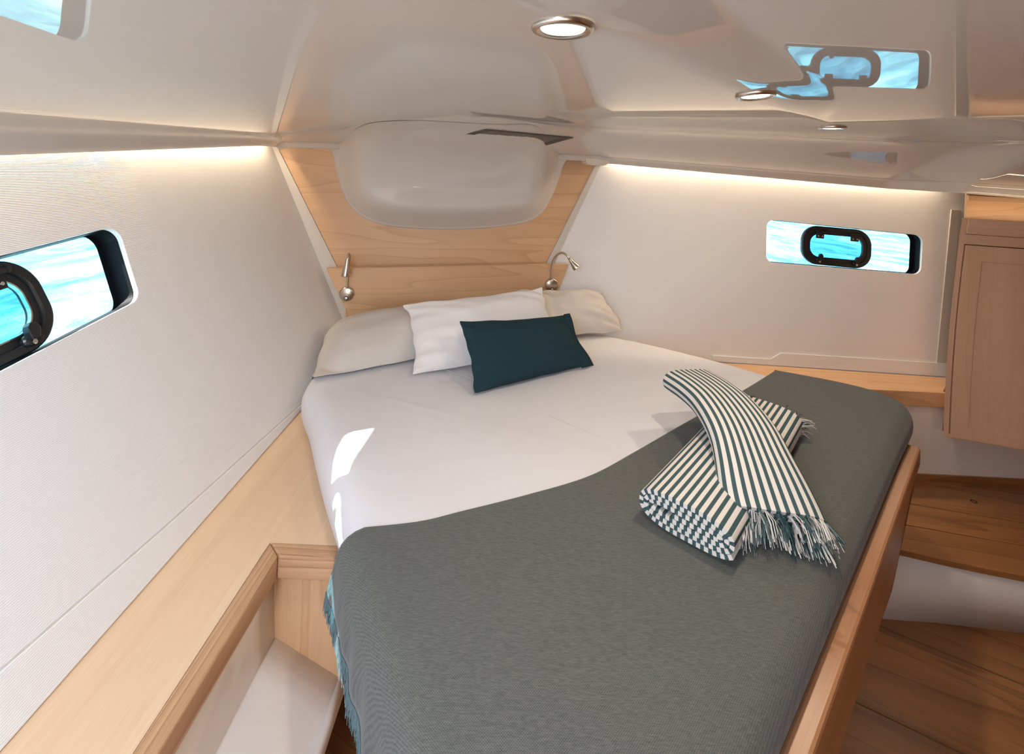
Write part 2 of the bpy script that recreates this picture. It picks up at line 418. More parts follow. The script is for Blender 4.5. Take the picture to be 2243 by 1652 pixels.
def make_window(name, fr, quad, center_shift, screw_mat):
    """rounded fixed light in a black rubber reveal with an opening portlight in its middle"""
    w = bpy.data.objects.new(name, None); COL.objects.link(w)
    c3 = fr.P(*(sum(quad, V((0, 0))) / 4)); w.location = c3; ORIGIN[w.name] = c3; w['kind'] = 'structure'
    hole = round_poly(quad, 0.035, 8)
    rim = [p for p in hole]
    c = sum(quad, V((0, 0))) / 4
    def grow(loop, d):
        m = len(loop); out = []
        for i in range(m):
            t = (V(loop[(i + 1) % m]) - V(loop[i - 1])).normalized()
            out.append(V(loop[i]) + V((t.y, -t.x)) * d)
        return out
    inner = grow(rim, -0.001)
    outer = grow(rim, 0.012)
    plate('window_seal', fr, outer, black_rubber, w, holes=[inner], n0=-0.062, n1=-0.0125)
    ax = ((quad[1] - quad[0]) + (quad[2] - quad[3])).normalized(); ay = V((-ax.y, ax.x))
    Lw = (quad[1] - quad[0]).length; Hh = ((quad[3] - quad[0]).length + (quad[2] - quad[1]).length) / 2
    pc = c + ax * center_shift
    pf = Frame(fr.P(pc.x, pc.y), fr.ex * ax.x + fr.ey * ax.y, fr.ex * ay.x + fr.ey * ay.y)
    W2, H2 = Lw * 0.456 / 2, Hh * 0.955 / 2
    def stadium(a, b, r): return round_poly([(-a, -b), (a, -b), (a, b), (-a, b)], r, 14)
    po = stadium(W2, H2, H2 * 0.80)
    band = H2 * 0.40
    pi_ = stadium(W2 - band, H2 - band, (H2 - band) * 0.80)
    # fixed pane with the portlight's opening cut out
    big = [((fr.P(*p) - pf.o).dot(pf.ex), (fr.P(*p) - pf.o).dot(pf.ey)) for p in grow(rim, 0.006)]
    plate('fixed_pane', pf, big, pane_clear, w, holes=[stadium(W2 - band * .5, H2 - band * .5, (H2 - band * .5) * .8)], n0=-0.058, n1=-0.054)
    Lh = max(p[0] for p in big) - min(p[0] for p in big); mx_ = (max(p[0] for p in big) + min(p[0] for p in big)) / 2
    plate('pane_border', pf, [((p[0] - mx_) * 1.0 + mx_, p[1]) for p in big], black_rubber, w, holes=[[((p[0] - mx_) * (1 - 0.048 / Lh) + mx_, p[1] * 0.985) for p in big]], n0=-0.0535, n1=-0.0525)
    # portlight frame: outer flange, inner sash, pane
    fo = plate('portlight_frame', pf, po, black_plastic, w, holes=[stadium(W2 - band * .55, H2 - band * .55, (H2 - band * .55) * .8)], n0=-0.052, n1=-0.030, bevel=0.004)
    sa = plate('portlight_sash', pf, stadium(W2 - band * .42, H2 - band * .42, (H2 - band * .42) * .8), black_plastic, w, holes=[pi_], n0=-0.050, n1=-0.036, bevel=0.002)
    plate('portlight_pane', pf, stadium(W2 - band * .9, H2 - band * .9, (H2 - band * .9) * .8), pane_tint, w, n0=-0.047, n1=-0.043)
    plate('chrome_lining', pf, stadium(W2 - band * .96, H2 - band * .96, (H2 - band * .96) * .8), screw_mat, w, holes=[stadium(W2 - band * 1.03, H2 - band * 1.03, (H2 - band * 1.03) * .8)], n0=-0.0425, n1=-0.034)
    for sx in (-1, 1):
        hx = sx * W2 * 0.50; hy = H2 - band * .62
        mb = MB()
        mb.tube([pf.P(hx - .021, hy, -.022), pf.P(hx + .021, hy, -.022)], .0072, 12)
        mb.tube([pf.P(hx - .027, hy, -.022), pf.P(hx - .0195, hy, -.022)], .009, 12)
        mb.tube([pf.P(hx + .0195, hy, -.022), pf.P(hx + .027, hy, -.022)], .009, 12)
        mb.prism([pf.P(hx - .018, hy - .036, -.034), pf.P(hx + .018, hy - .036, -.034), pf.P(hx + .019, hy, -.032), pf.P(hx - .019, hy, -.032)], pf.en * .006)
        h = mb.make('hinge', black_plastic, w, bevel=0.001)
        for k in (-1, 1):
            MB().lathe(pf.P(hx + k * .0095, hy - .025, -.028), pf.en, [(.0042, 0), (.0038, .0018), (.0015, .0026)], 12).make('screw', chrome, h, smoothed=False)
        lx = sx * W2 * 0.53; ly = -(H2 - band * 0.70)
        mb = MB()
        mb.lathe(pf.P(lx, ly - .004, -.034), pf.en, [(.013, 0), (.013, .008), (.010, .012), (.004, .013)], 16)
        k0 = []
        for q in range(9):
            a = math.pi * q / 8
            k0.append(pf.P(lx + .006 + .012 * math.cos(a) * (0.8 if sx < 0 else 1), ly + .012 + .017 * math.sin(a), -.026))
        mb.prism([pf.P(lx - .006, ly - .004, -.026), pf.P(lx + .010, ly - .004, -.026)] + k0, pf.en * .014)
        lt = mb.make('latch', black_plastic, w, bevel=0.0012)
        MB().lathe(pf.P(lx + .002, ly - .010, -.021), pf.en, [(.005, 0), (.005, .002), (.002, .0025)], 12).make('latch_cap', chrome, lt)
    return w
make_window('window_1', WL, L4, 0.0, chrome)
make_window('window_2', WR, R4, -0.012, black_plastic)

# lower strips of the lining, a proud pale edge trim and joints
seamL = [WL.at(0, 1470), WL.at(350, 1165), WL.at(690, 862)]
k = (seamL[1][1] - seamL[0][1]) / (seamL[1][0] - seamL[0][0])
plate('baseboard_left', WL, [(-1.3, 0.002), (1.86, 0.002), (1.80, 0.006), seamL[1], seamL[0], (-1.3, seamL[0][1] + k * (-1.3 - seamL[0][0]))],
      vinyl, n0=0.0005, n1=0.005, kind='structure', bevel=0.0015)
jt = [(-1.3, 0.002), (1.86, 0.002), (1.80, 0.010), (seamL[1][0], seamL[1][1] + .003), (seamL[0][0], seamL[0][1] + .003), (-1.3, seamL[0][1] + .003 + k * (-1.3 - seamL[0][0]))]
plate('trim_1', WL, jt, trim_white, n0=-0.001, n1=0.0012, kind='structure')
b0, b1 = WR.at(1740, 770), WR.at(2075, 790)
plate('baseboard_right', WR, [(1.0, 0.002), (2.3, 0.002), (2.3, 0.062), (1.32, 0.062), (1.27, 0.03), (1.0, 0.03)], vinyl, n0=0.0005, n1=0.006, kind='structure', bevel=0.0015)
e0, e1 = WR.at(2085, 455, .003), WR.at(2050, 800, .003)
e2, e3 = WR.at(2105, 455, .003), WR.at(2072, 800, .003)
plate('trim_2', WR, [e1, e3, e2, e0], trim_white, n0=0.0005, n1=0.005, kind='structure', bevel=0.001)

# ------------------------------------------------------------------ bulkhead behind the head of the bed
zt = EYE + 0.20 - SHELF
def hb_x(z, side):
    if side < 0: return (wl_x(z) + 0.67) / HB.ex.x
    x = (2.352 - 2.256 - 0.0898 + 0.08 * (z - SHELF)) / 0.189
    return (x + 0.67) / HB.ex.x
top_l, bot_l = HB.at(608, 320), HB.at(742, 590)
top_r, bot_r = HB.at(1298, 372), HB.at(1192, 584)
def ext(a, b, t): return a[0] + (b[0] - a[0]) * (t - a[1]) / (b[1] - a[1])
wood_poly = [(ext(top_l, bot_l, 0.0), 0), (ext(top_r, bot_r, 0.0), 0), (ext(top_r, bot_r, zt), zt), (ext(top_l, bot_l, zt), zt)]
plate('wall_front', HB, wood_poly, ash, n0=-0.02, n1=0.0, grain=HB.ex, kind='structure')
for nm, ta, ba, side in (('trim_3', top_l, bot_l, -1), ('trim_4', top_r, bot_r, 1)):
    g = 0.0015 * side
    q = [(ext(ta, ba, 0.0) + g, 0), (ext(ta, ba, zt) + g, zt), (hb_x(SHELF + zt, side), zt), (hb_x(SHELF, side), 0)]
    if side < 0: q = [(ext(ta, ba, 0.0) + g, 0), (ext(ta, ba, zt) + g, zt), (hb_x(SHELF + zt, -1) , zt), (hb_x(SHELF, -1), 0)]
    else: q = [(a, b) for a, b in q][::-1]; q[0] = (q[0][0] + .03, q[0][1]); q[1] = (q[1][0] + .03, q[1][1])
    if sum(q[i][0] * q[(i + 1) % 4][1] - q[(i + 1) % 4][0] * q[i][1] for i in range(4)) < 0: q = q[::-1]
    plate(nm, HB, q, trim_white, n0=-0.015, n1=0.004, kind='structure', bevel=0.001)
plate('wall_front_backing', HB, [(-0.6, -0.1), (1.8, -0.1), (1.8, zt + .15), (-0.6, zt + .15)], dark_gap, n0=-0.05, n1=-0.024, kind='structure')

RAIL = 0.055
pl = [HB.at(714, 588, RAIL), HB.at(1246, 579, RAIL), HB.at(1222, 640, RAIL), HB.at(1150, 790, RAIL), HB.at(818, 800, RAIL), HB.at(754, 672, RAIL)]
hd = plate('headboard', HB, pl[::-1], ash, n0=0.024, n1=RAIL, grain=HB.ex, bevel=0.003)
plate('batten', HB, [(HB.at(760, 672)[0], 0.02), (HB.at(1110, 672)[0], 0.02), (HB.at(1150, 640)[0], HB.at(1150, 640)[1]), (HB.at(760, 672)[0], HB.at(1150, 640)[1])], ash, hd, n0=0.001, n1=0.0245, grain=HB.ex)
tag(hd, 'pale wooden headboard board with two reading lamps, behind the pillows', 'headboard')

# ------------------------------------------------------------------ glossy ceiling moulding
def y_edge(x):
    y = min(hb_y(x) - 0.055, wr_y(x, EYE) - 0.045)
    yw = 1.945 - 0.32 * (x - 1.80) + 0.085                            # front of the panel over the wardrobe
    return lerp(y, min(y, yw), smooth(1.76, 1.90, x))
RN = 0.7071
def corner(t, w0=0.30, w1=0.10):
    """a straight ramp from 0 to 1 with rounded ends"""
    if t < -w0: return 0.0
    if t < w0: return (t + w0) ** 2 / (4 * w0)
    if t < 1 - w1: return t
    if t < 1 + w1: return 1 - (1 + w1 - t) ** 2 / (4 * w1)
    return 1.0
def ceil_z(x, y):
    d1, d2 = x + 1.045, y_edge(x) - y
    zl = EYE - 0.015 + 0.0715 * (y - 0.99)
    zr = EYE + (0.062 if x < 0.42 else 0.058 - 0.046 * (x - 0.42))
    def q(d, w, lip): 
        return lip * math.exp(-(max(d, 0) / 0.022) ** 2) + (1 - lip) * (1 - smooth(-0.10 * w, w, d)) / (1 - smooth(-0.10 * w, w, 0))
    dl = (CEIL - zl) * (0.24 * math.exp(-(max(d1, 0) / 0.022) ** 2) + 0.76 * max(0.0, 1 - d1 / 0.85) ** 1.35)
    bow = 1 - smooth(0.16, 0.50, abs(x + 0.28))
    df = (CEIL - zr) * q(d2, 0.46 + 0.16 * bow, 0.16)
    drop = (max(dl, 0) ** 5 + max(df, 0) ** 5) ** 0.2
    n, a = (x - y) * RN, (x + y) * RN
    tap = 1 - smooth(1.32, 1.68, a); tap2 = 0.5 * ((1 - a / 1.68) + math.sqrt((1 - a / 1.68) ** 2 + 0.0006))
    wdt = 0.112 * tap + 0.012
    tt = (n + 0.355) / (wdt * 0.80); ramp = corner(tt)
    ridge = 0.066 * max(0.0, min(1.0, ramp)) * tap2
    return CEIL - drop + ridge
NX, NY = 440, 380
cv = []; x0, x1 = -1.045, 2.72
for i in range(NX):
    t = i / (NX - 1)
    x = lerp(x0, x1, t) if i else x0
    if i < 10: x = x0 + 0.006 * i
    else: x = lerp(x0 + 0.06, x1, (i - 10) / (NX - 11))
    ye = y_edge(x)
    for j in range(NY):
        y = ye - 0.005 * (NY - 1 - j) if j > NY - 12 else lerp(-1.25, ye - 0.06, j / (NY - 13))
        if j > NY - 12: y = ye - 0.0055 * (NY - 1 - j)
        cv.append((x, y, ceil_z(x, y)))
ceiling = link_mesh('ceiling', cv, grid_faces(NX, NY, True), gelcoat, smoothed=True, kind='structure')
def ceil_n(x, y):
    e = 0.004
    return V(((ceil_z(x + e, y) - ceil_z(x - e, y)) / (2 * e), (ceil_z(x, y + e) - ceil_z(x, y - e)) / (2 * e), -1)).normalized()
def on_ceiling(px, py):
    d = ray(px, py); s = 0.3
    while s < 3:
        p = EYEP + d * s
        if p.y < y_edge(p.x) and p.z >= ceil_z(p.x, p.y): break
        s += 0.002
    return EYEP + d * s
# moulded fairing in front of the bulkhead, part of the same moulding
out_px = [(725, 322), (731, 348), (738, 376), (750, 420), (766, 450), (798, 478), (848, 495), (925, 502), (1010, 503), (1090, 498), (1150, 488), (1186, 468), (1206, 437), (1221, 402), (1232, 372), (1239, 350)]
O = catmull([V((*HB.at(*p), 0)) for p in out_px], 10)
def bottom_of(x):
    for a, b in zip(O, O[1:]):
        if a.x <= x <= b.x: return lerp(a.y, b.y, (x - a.x) / max(1e-6, b.x - a.x))
    return O[0].y if x < O[0].x else O[-1].y
def edge_dist(x, z):
    best = 9.0
    for a, b in zip(O, O[1:]):
        ab = b - a; t = max(0, min(1, ((x - a.x) * ab.x + (z - a.y) * ab.y) / max(1e-9, ab.length_squared)))
        best = min(best, math.hypot(x - a.x - ab.x * t, z - a.y - ab.y * t))
    return best
def fair_depth(d): return 0.010 * smooth(0, 0.005, d) + 0.012 * smooth(0.0, 0.03, d) + 0.100 * smooth(0.014, 0.13, d) ** 0.75 + 0.03 * smooth(0.08, 0.4, d)
fv = []; NC, NA, NBZ = 110, 26, 26
xl, xr = O[0].x + 1e-4, O[-1].x - 1e-4
zA0 = EYE - 0.10 - SHELF
for i in range(NC):
    x = lerp(xl, xr, 0.5 - 0.5 * math.cos(math.pi * i / (NC - 1)))
    zb_x = bottom_of(x); zA = max(zb_x + 0.002, zA0)
    lat = smooth(0.0, 0.30, min(x - xl, xr - x))
    dC_ = lerp(0.062, 0.52, lat)
    pc_ = HB.P(x, 0, dC_); zC = ceil_z(pc_.x, min(pc_.y, y_edge(pc_.x))) - 0.0012 - SHELF
    for k in range(NA):
        z = lerp(zb_x, zA, (k / (NA - 1)) ** 1.6); fv.append(HB.P(x, z, fair_depth(edge_dist(x, z))))
    dA = fair_depth(edge_dist(x, zA))
    e_ = 0.01; pq = HB.P(x, 0, dC_ + e_); slope = (ceil_z(pq.x, pq.y) - ceil_z(pc_.x, min(pc_.y, y_edge(pc_.x)))) / e_
    dB = lerp(dA, dC_, 0.22); zB = max(zA + 0.005, zC - max(0.0, slope) * (dC_ - dB)); zB = lerp(zB, zC, 0.25)
    for k in range(1, NBZ + 1):
        t = k / NBZ
        dd = (1 - t) ** 2 * dA + 2 * t * (1 - t) * dB + t * t * dC_; zz = (1 - t) ** 2 * zA + 2 * t * (1 - t) * zB + t * t * zC
        fv.append(HB.P(x, zz, dd))
link_mesh('moulded_fairing', fv, grid_faces(NC, NA + NBZ), gelcoat, ceiling, smoothed=True)
# flat part of the deckhead above everything (keeps the daylight out)
MB().box((-1.6, -1.4, EYE + 0.30), (4.6, 0, 0), (0, 4.2, 0), (0, 0, 0.04)).make('ceiling_deck', gelcoat, kind='structure')
# corner caps of the ceiling edge
for nm, (pa, pb) in (('trim_5', ((585, 318), (641, 300))), ('trim_6', ((1281, 362), (1332, 352)))):
    a, b = HB.at(*pa, .06), HB.at(*pb, .06)
    x_0, x_1 = min(a[0], b[0]), max(a[0], b[0]); yt = max(a[1], b[1]); yb = min(a[1], b[1])
    pts = []
    for kq in range(13):
        an = math.pi + math.pi * kq / 12
        sx = math.copysign(abs(math.cos(an)) ** 0.7, math.cos(an)); sy = -abs(math.sin(an)) ** 0.6
        pts.append(((x_0 + x_1) / 2 + (x_1 - x_0) / 2 * sx, yt + (yt - yb) * 0.95 * sy + 0.0))
    pts += [(x_1, yt + 0.06), (x_0, yt + 0.06)]
    plate(nm, HB, pts, cream, n0=0.0, n1=0.075, kind='structure', bevel=0.004)

# dark hatch in the deckhead above the pillows
hq = [V(p) for p in ((1020, 292), (1064, 282), (1256, 300), (1192, 318))]
def hatch_pt(u, v, off):
    p = hq[0] * (1 - u) * (1 - v) + hq[3] * u * (1 - v) + hq[2] * u * v + hq[1] * (1 - u) * v
    c = on_ceiling(p.x, p.y); return c + ceil_n(c.x, c.y) * off
vent = thing('deckhead_hatch', 'dark grey slot hatch set in the glossy ceiling above the pillows', 'hatch', hatch_pt(.5, .5, 0))
HN = 25
hv = [hatch_pt(i / (HN - 1), j / (HN - 1), 0.0045) for i in range(HN) for j in range(HN)]
hf = [f for f in grid_faces(HN, HN, True)]
def is_rim(f):
    ii = [k // HN for k in f]; jj = [k % HN for k in f]
    return min(ii) < 2 or max(ii) > HN - 3 or min(jj) < 3 or max(jj) > HN - 4
link_mesh('hatch_frame', hv, [f for f in hf if is_rim(f)], vent_grey, vent, solid=-0.003)
hv2 = [hatch_pt(i / (HN - 1), j / (HN - 1), 0.003) for i in range(HN) for j in range(HN)]
link_mesh('hatch_panel', hv2, [f for f in hf if not is_rim(f)], plain('hatch_panel', (0.15, 0.13, 0.115), rough=0.5), vent)

# recessed lights
DL = (((1233, 60), 0.0405, 'round recessed ceiling light nearest the camera, lit'),
      ((1655, 208), 0.0405, 'round recessed ceiling light in the middle of the row of three, lit'),
      ((1822, 279), 0.0405, 'round recessed ceiling light farthest from the camera, lit'))
for pxy, r, lab in DL:
    p = on_ceiling(*pxy); n = ceil_n(p.x, p.y)
    t = thing('downlight', lab, 'light', p, 'recessed lights in a row on the ceiling')
    MB().lathe(p - n * .002, n, [(r, 0), (r, .004), (r * .96, .007), (r * .86, .0085), (r * .70, .005), (r * .66, .0035)], 48, closed=False).make('bezel', nickel, t, smoothed=True)
    MB().lathe(p - n * .004, n, [(r * .68, 0), (r * .68, .007), (r * .5, .0082), (r * .1, .0085)], 40).make('lens', lamp_glow, t, smoothed=True)
    l = lamp('downlight_lamp', 'AREA', p + n * 0.012, n, 3.0, (1.0, 0.85, 0.66), shape='DISK', size=r * 1.2)
# warm light strips hidden behind the ceiling edge
def strip(name, a, b, e, aim):
    a, b = V(a), V(b); d = bpy.data.lights.new(name, 'AREA'); d.shape = 'RECTANGLE'; d.size = (b - a).length; d.size_y = 0.012
    d.energy = e; d.color = (1.0, 0.80, 0.55)
    o = bpy.data.objects.new(name, d); COL.objects.link(o)
    x = (b - a).normalized(); z = -(V(aim).normalized()); z = (z - x * z.dot(x)).normalized(); y = z.cross(x)
    M = Matrix((x, y, z)).transposed().to_4x4(); M.translation = (a + b) / 2; o.matrix_world = M
strip('cove_light_left', (-1.085, 0.2, EYE + 0.075), (-1.085, 2.10, EYE + 0.115), 7.0, (-0.05, 0, -1))
strip('cove_light_right', (0.50, 2.385, EYE + 0.115), (2.05, 2.30, EYE + 0.07), 7.0, (0, 0.10, -1))

# ------------------------------------------------------------------ side shelf to port
sh = thing('side_shelf', 'long pale wooden shelf along the left wall beside the bed', 'shelf', (-0.6, 1.0, SHELF - 0.03))
xf, yf, tw = -0.512, 1.09, 0.036
shelf_xy = [(-0.72, -0.9), (xf, -0.9), (xf, yf), (left_x(yf) + .02, yf), (left_x(1.35) + .02, 1.35), (left_x(1.53) + .02, 1.53), (-0.676, 1.66), (-0.690, 1.80), (-0.69, 2.24), (-0.72, 2.24)]
FZ = Frame((0, 0, SHELF), (1, 0, 0), (0, 1, 0))
plate('shelf_top', FZ, shelf_xy, ash_straight, sh, n0=-0.022, n1=0, grain=(0, 1, 0))
# mitred solid edge: long run and short return
zt_, zb_ = SHELF + 0.001, SHELF - 0.050
ed = [(xf, -0.9), (xf + tw, -0.9), (xf + tw, yf - tw), (xf, yf)]
FE = Frame((0, 0, zb_), (1, 0, 0), (0, 1, 0))
plate('edge_strip', FE, ed, ash_solid, sh, n0=0, n1=zt_ - zb_, grain=(0, 1, 0), bevel=0.004)
ed2 = [(xf + .0008, yf), (xf + tw + .0008, yf - tw), (-0.350, yf - tw), (-0.350, yf)]
plate('edge_strip', FE, ed2, ash_solid, sh, n0=0, n1=zt_ - zb_, grain=(1, 0, 0), bevel=0.004)
# panel closing the niche under the return
FN = Frame((0, yf - 0.004, 0), (1, 0, 0), (0, 0, 1))
pn = [FN.at(*p) for p in ((585, 1255), (585, 1420), (620, 1450), (748, 1530), (748, 1255))]
plate('niche_panel', FN, pn[::-1], ash, sh, n0=-0.016, n1=-0.004, grain=(0, 0, 1))
# white moulded liner under the shelf
lx = [(-0.500, -0.055), (-0.492, -0.20), (-0.475, -0.222), (-0.345, -0.297), (-0.335, -0.305), (-0.335, -0.34)]
lv = []
ys = [-0.9, 0.2, 0.5, 0.8, 1.0, 1.096]
for a, b in catmull([V((p[0], p[1], 0)) for p in lx], 4) and [(v.x, v.y) for v in catmull([V((p[0], p[1], 0)) for p in lx], 4)]:
    for y in ys: lv.append((a, y, SHELF + b))
nl = len(lv) // len(ys)
link_mesh('wall_lower_left', lv, grid_faces(nl, len(ys)), liner, smoothed=True, solid=0.012, kind='structure')
MB().box((-0.72, -1.3, 0), (0.30, 0, 0), (0, 3.6, 0), (0, 0, SHELF - 0.34)).make('wall_lower_hull', liner, kind='structure')
MB().box((-0.86, -1.3, 0), (0.145, 0, 0), (0, 3.75, 0), (0, 0, SHELF)).make('wall_lower_port', liner, kind='structure')
MB().box((-0.86, 2.40, 0), (1.7, 0, 0), (0, 0.04, 0), (0, 0, SHELF + 0.05)).make('wall_lower_front', liner, kind='structure')

# ------------------------------------------------------------------ starboard shelf and the white hull moulding under it
yf2 = 2.085
s2 = thing('side_shelf', 'pale wooden shelf under the right wall, beyond the blanket', 'shelf', (1.5, 2.2, SHELF - 0.03))
plate('shelf_top', FZ, [(0.45, 2.285), (0.80, 2.10), (1.905, yf2 - 0.012), (2.07, 2.225), (1.2, 2.28)], ash, s2, n0=-0.02, n1=0, grain=(1, 0, 0))
FS = Frame((0, yf2, 0), (1, -0.010, 0), (0, 0, 1))
plate('edge_strip', FS, [(0.80, SHELF - 0.062), (1.905, SHELF - 0.062), (1.905, SHELF + 0.002), (0.80, SHELF + 0.002)], ash, s2, n0=-0.018, n1=0.012, grain=(1, 0, 0), bevel=0.003)
plate('wall_lower_right', FS, [(0.70, -0.02), (2.75, -0.02), (2.75, SHELF - 0.05), (0.70, SHELF - 0.05)], liner, n0=-0.04, n1=-0.005, kind='structure')

# ------------------------------------------------------------------ cabin sole and the step
sol = MB().box((-1.3, -1.3, -0.06), (4.1, 0, 0), (0, 3.8, 0), (0, 0, 0.05)).make('floor', dark_gap, kind='structure')
ja, jb = atZ(1888, 1545, 0), atZ(2110, 1652, 0)
jd = (jb - ja); jd.z = 0; jd.normalize(); jn = V((-jd.y, jd.x, 0))
off = (ja - V((0, 0, 0))).dot(jn)
import itertools
def strip_clip(poly, n, lo, hi):
    """clip polygon (list of Vector2-like 3D) between two parallel lines"""
    def cut(ps, f):
        out = []
        for i in range(len(ps)):
            a, b = ps[i], ps[(i + 1) % len(ps)]; fa, fb = f(a), f(b)
            if fa >= 0: out.append(a)
            if fa * fb < 0: out.append(a.lerp(b, fa / (fa - fb)))
        return out
    ps = cut([V(p) for p in poly], lambda p: p.dot(n) - lo)
    return cut(ps, lambda p: hi - p.dot(n)) if ps else []
wbd = 0.34
for i in range(-8, 9):
    lo = off + i * wbd + 0.0028; hi = off + (i + 1) * wbd - 0.0028
    c = strip_clip([(-1.25, -1.25, -0.01), (2.7, -1.25, -0.01), (2.7, 2.2, -0.01), (-1.25, 2.2, -0.01)], jn, lo, hi)
    if len(c) < 3: continue
    ar = sum(c[q].x * c[(q + 1) % len(c)].y - c[(q + 1) % len(c)].x * c[q].y for q in range(len(c)))
    if ar < 0: c = c[::-1]
    MB().prism(c[::-1], (0, 0, 0.0105)).make('floor_board', sole, sol, grain=jd)
st = thing('entrance_step', 'raised wooden step with white riser beyond the right side of the bed', 'step', (1.6, 1.85, 0))
front_px = [(1900, 1188), (1970, 1204), (2060, 1225), (2150, 1244), (2243, 1262), (2420, 1295)]
fl = [atZ(*p, STEP) for p in front_px]
edge = [V((p.x, p.y, 0)) for p in fl]
edge.append(V((2.70, edge[-1].y - 0.30, 0)))
tread_poly = edge + [V((2.70, 2.060, 0)), V((edge[0].x, 2.075, 0))]
ta, tb = atZ(1990, 1103, STEP), atZ(2243, 1146, STEP); tc_, td_ = atZ(1985, 1150, STEP), atZ(2243, 1192, STEP)
gd = (tb - ta); gd.z = 0; gd.normalize(); gn = V((-gd.y, gd.x, 0))
cuts = [5.0, V((ta.x, ta.y, 0)).dot(gn), V((tc_.x, tc_.y, 0)).dot(gn), -5.0]
for hi, lo in zip(cuts, cuts[1:]):
    c = strip_clip(tread_poly, gn, lo + 0.002, hi - 0.002)
    if len(c) < 3: continue
    c = [V((p.x, p.y, STEP - 0.02)) for p in c]
    ar = sum(c[q].x * c[(q + 1) % len(c)].y - c[(q + 1) % len(c)].x * c[q].y for q in range(len(c)))
    if ar < 0: c = c[::-1]
    MB().prism(c[::-1], (0, 0, 0.02)).make('tread_board', sole, st, grain=gd, bevel=0.0015)
hp = atZ(2133, 1099, STEP)
MB().lathe(hp + V((0, 0, -0.004)), (0, 0, 1), [(0.011, 0), (0.011, .0052), (0.008, .0055), (0.006, .003)], 24).make('finger_hole', dark_gap, st)
rv = []
low = [atZ(*p, 0.0) for p in ((1880, 1352), (1932, 1357), (2060, 1366), (2150, 1376), (2243, 1388), (2420, 1425))]
low.append(V((2.70, edge[-1].y, 0)))
for k2 in range(7):
    a = V((edge[k2].x, edge[k2].y + 0.012, STEP - 0.0205)); b = V((low[k2].x, max(low[k2].y, edge[k2].y - 0.0), -0.01))
    rv += [a, b]
rv2 = [p + V((0, 0.02, 0)) for p in rv]
rf = [(2 * i, 2 * i + 1, 2 * i + 3, 2 * i + 2) for i in range(6)]
link_mesh('riser', rv, rf, liner, st, smoothed=True, solid=0.015)
plate('back_kick', FS, [(1.2, STEP), (2.6, STEP), (2.6, STEP + 0.028), (1.2, STEP + 0.028)], sole, st, n0=-0.004, n1=0.004, grain=(1, 0, 0))

# ------------------------------------------------------------------ wardrobe
A = atY(2070, 958, 1.945); B = atY(2243, 990, 1.872); B.z = A.z
dC = (B - A); dC.z = 0; dC.normalize()
CF = Frame(A, dC, (0, 0, 1))
wd = thing('wardrobe', 'hanging wooden wardrobe with panelled door at the right edge of the view', 'wardrobe', (A.x + .3, A.y - .1, A.z))
HT = CF.at(2112, 478)[1]; lean = CF.at(2112, 478)[0]
def cx(t, d=0.0): return lean * t / HT + d - 0.010 * math.sin(math.pi * t / HT)
ww = 0.62
def side_curve(d, t0, t1, n=8): return [(cx(lerp(t0, t1, i / n), d), lerp(t0, t1, i / n)) for i in range(n + 1)]
tr0 = CF.at(2112, 512)[1]; tr1 = CF.at(2112, 535)[1]
side_pts = side_curve(0.012, 0, HT) + side_curve(-0.006, 0, HT)[::-1]
MB().prism([CF.P(a_, b_, -0.002) for a_, b_ in side_pts], (0.235, 0.205, 0)).make('carcass_side', oak, wd, grain=(0, 0, 1))
MB().prism([CF.P(ww - .018, 0, -.002), CF.P(ww, 0, -.002), CF.P(ww, HT, -.002), CF.P(ww - .018, HT, -.002)], CF.en * -0.30).make('carcass_side', oak, wd, grain=(0, 0, 1))
plate('carcass_back', CF, [(0.02, 0.0), (ww, 0.0), (ww, HT - .01), (lean + .02, HT - .01)], dark_gap, wd, n0=-0.06, n1=-0.022)
plate('carcass_bottom', Frame(A, dC, (-dC.y, dC.x, 0)), [(0.013, 0.003), (ww, 0.003), (ww, 0.30), (0.26, 0.22)], oak, wd, n0=0.0, n1=0.016)
plate('top_rail', CF, [(cx(tr0, .013), tr0), (ww, tr0), (ww, HT), (cx(HT, .013), HT)], oak, wd, n0=-0.02, n1=0.002, grain=CF.ex, bevel=0.0015)
plate('top_rail', CF, [(cx(tr1, .013), tr1), (ww, tr1), (ww, tr0 - .0015), (cx(tr0, .013), tr0 - .0015)], oak, wd, n0=-0.02, n1=-0.003, grain=CF.ex, bevel=0.0015)
dl, dtop = 0.018, tr1 - 0.003
sw = 0.058; rt = CF.at(2130, 572)[1]
door_out = side_curve(dl, 0.004, dtop)[::-1] + [(0.598, 0.004), (0.598, dtop)]
door_out = [(0.598, dtop)] + side_curve(dl, 0.004, dtop)[::-1] + [(0.598, 0.004)]
door_hole = [(0.598 - sw, rt)] + side_curve(dl + sw, 0.05, rt)[::-1] + [(0.598 - sw, 0.05)]
door = plate('door', CF, door_out, oak, wd, holes=[door_hole], n0=-0.018, n1=0.0, grain=(0, 0, 1), bevel=0.001)
plate('door_panel', CF, [(0.598 - sw + .004, rt + .004)] + side_curve(dl + sw - .004, 0.046, rt + .004)[::-1] + [(0.598 - sw + .004, 0.046)], oak, door, n0=-0.015, n1=-0.0035, grain=(0, 0, 1))
cz0 = CF.at(2117, 470, -0.10)[1]; cz1 = CF.at(2117, 440, -0.10)[1]; cz2 = CF.at(2117, 430, -0.10)[1]
plate('wardrobe_top', CF, [(cx(HT, .06), HT - .02), (ww, HT - .02), (ww, HT - .004), (cx(HT, .06), HT - .004)], ash, wd, n0=-0.125, n1=-0.021, grain=CF.ex)
ux = CF.at(2117, 455, -.11)[0]
plate('upper_panel', CF, [(ux, HT - .02), (ww, HT - .02), (ww, HT + 0.16), (ux, HT + 0.16)], ash, wd, n0=-0.125, n1=-0.11, grain=CF.ex)
